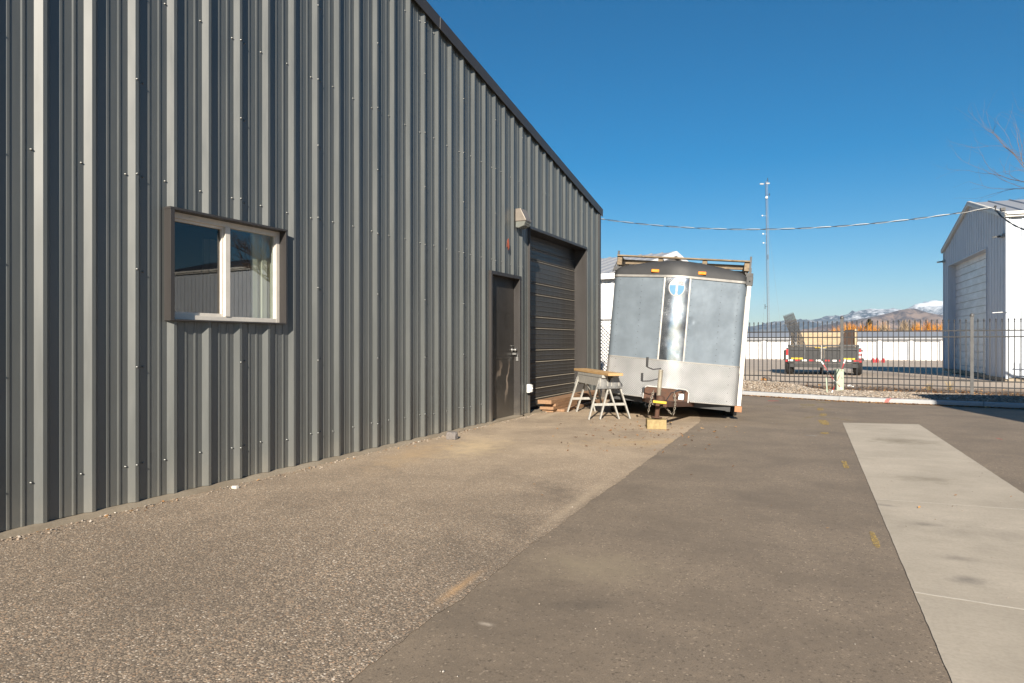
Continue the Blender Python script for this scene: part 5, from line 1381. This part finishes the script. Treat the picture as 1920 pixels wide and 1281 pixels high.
hmA = hillmat('far_range', (.035, .045, .06), (.14, .14, .14), 290, 520, .0022)
hmB = hillmat('near_range', (.07, .05, .045), (.24, .17, .13), 900, 1000, .0035)
RA = [(900, 640), (1100, 632), (1300, 622), (1419, 609), (1446, 602), (1474, 596), (1511, 592), (1555, 592), (1599, 586.5), (1653, 577.5), (1686, 576), (1714, 569), (1758, 561), (1775, 563), (1850, 572), (2000, 590), (2300, 615), (2600, 640)]
RB = [(1380, 641), (1480, 632), (1560, 614), (1588, 604), (1620, 595), (1664, 584), (1700, 574), (1715, 574), (1740, 583), (1780, 590), (1850, 588), (1950, 600), (2200, 625), (2500, 641)]
terrain('mountains', RA, 9000, 3000, hmA, 1.0, 105)
terrain('hills', RB, 5500, 1300, hmB, 4.0, 75)
# thin blue air
hz = MB(); hz.box(-9500, 9500, -400, 15000, -3, 760)
hm = bpy.data.materials.new('air'); hm.use_nodes = True; nt2 = hm.node_tree; nt2.nodes.remove(nt2.nodes['Principled BSDF'])
vn = nt2.nodes.new('ShaderNodeVolumePrincipled'); vn.inputs['Color'].default_value = (.55, .75, 1, 1); vn.inputs['Density'].default_value = 5.0e-5; vn.inputs['Anisotropy'].default_value = .0
nt2.links.new(vn.outputs[0], nt2.nodes['Material Output'].inputs['Volume'])
hzo = hz.build('haze', hm); hzo['kind'] = 'stuff'; hzo['label'] = 'thin bluish air fading the far mountains'; hzo['category'] = 'haze'

# ================================================================== BARE TREE AT THE RIGHT EDGE
bt = empty('bare_tree', 'leafless tree whose pale twigs reach in at the right edge', 'tree', (8.3, 18.2, 0))
rng = random.Random(11)
trunk = MB(); limb = MB(); tw_ = MB()
def grow(p, d, L, r, lev):
    pts = [p]; rs = [r]; n = 5; q = p.copy(); dd = d.copy()
    for i in range(n):
        dd = (dd+Vector((rng.gauss(0, .13), rng.gauss(0, .13), rng.gauss(.03, .10)))).normalized(); q = q+dd*L/n; pts.append(q.copy()); rs.append(r*(1-.5*(i+1)/n))
    (limb if lev < 3 else tw_).tube(pts, rs, 7 if lev < 2 else 4, 0, False)
    if lev >= 5: return
    kids = (4, 4, 5, 4, 3)[lev]
    for k in range(kids):
        i = rng.randint(2, n) if k else n; ax = Vector((rng.gauss(0, 1), rng.gauss(0, 1), rng.gauss(.15, .7)))
        nd = (dd*1.1+ax.normalized()*.75).normalized(); grow(pts[i], nd, L*rng.uniform(.55, .75), rs[i]*.72, lev+1)
trunk.tube([(0, 0, -.1), (.02, 0, .5), (-.05, .03, 1.4), (-.02, 0, 2.3)], [.24, .19, .165, .16], 14, 0, False)
# limb aimed into view
tgt = P(1990, 330, 13.2)-Vector((8.3, 18.2, 0))
b0 = Vector((-.02, 0, 2.3)); dv = (tgt-b0)
for (dx, L, r) in ((dv.normalized(), dv.length*.60, .08), (Vector((.5, .4, .8)).normalized(), 1.6, .10), (Vector((.6, -.5, .9)).normalized(), 1.5, .10), (Vector((.1, .7, .9)).normalized(), 1.5, .09)):
    grow(b0, dx, L, r, 1)
trunk.build('trunk', M['bark'], bt); limb.build('limbs', M['bark'], bt); tw_.build('twigs', M['twig'], bt)

# ================================================================== BUILDING OUT OF VIEW THAT SHADES THE KERB
HO = 4.5; hd = (HO-.12)/SUN.z*Vector((SUN.x, SUN.y, 0)); tip = Vector((1.24, 15.62, 0)); NC = tip+hd
vv_ = Vector((SUN.x, SUN.y, 0)).normalized(); uu = Vector((-vv_.y, vv_.x, 0))
nb_ = empty('neighbouring_building', 'tan flat-roofed metal building just outside the right of the picture, casting the kerb shadow', 'building', NC)
mb = MB(); Q = [NC, NC+uu*14, NC+uu*14+vv_*10, NC+vv_*10]
for i in range(4):
    a_, b_ = Q[(i+1) % 4], Q[i]; e = (b_-a_).normalized(); corr(mb, a_, e, Vector((e.y, -e.x, 0)), 0, (b_-a_).length, 0, lambda s: HO-.02, prof=PR2)
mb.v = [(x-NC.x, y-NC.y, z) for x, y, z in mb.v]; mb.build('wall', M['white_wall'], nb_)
mb = MB(); mb.add([p-NC+T*z for z in (HO-.02, HO) for p in Q], [(0, 1, 2, 3), (7, 6, 5, 4), (0, 4, 5, 1), (1, 5, 6, 2), (2, 6, 7, 3), (3, 7, 4, 0)]); mb.build('roof', M['grey_roof'], nb_)
print('JACK', JP, 'CORNER', NC)
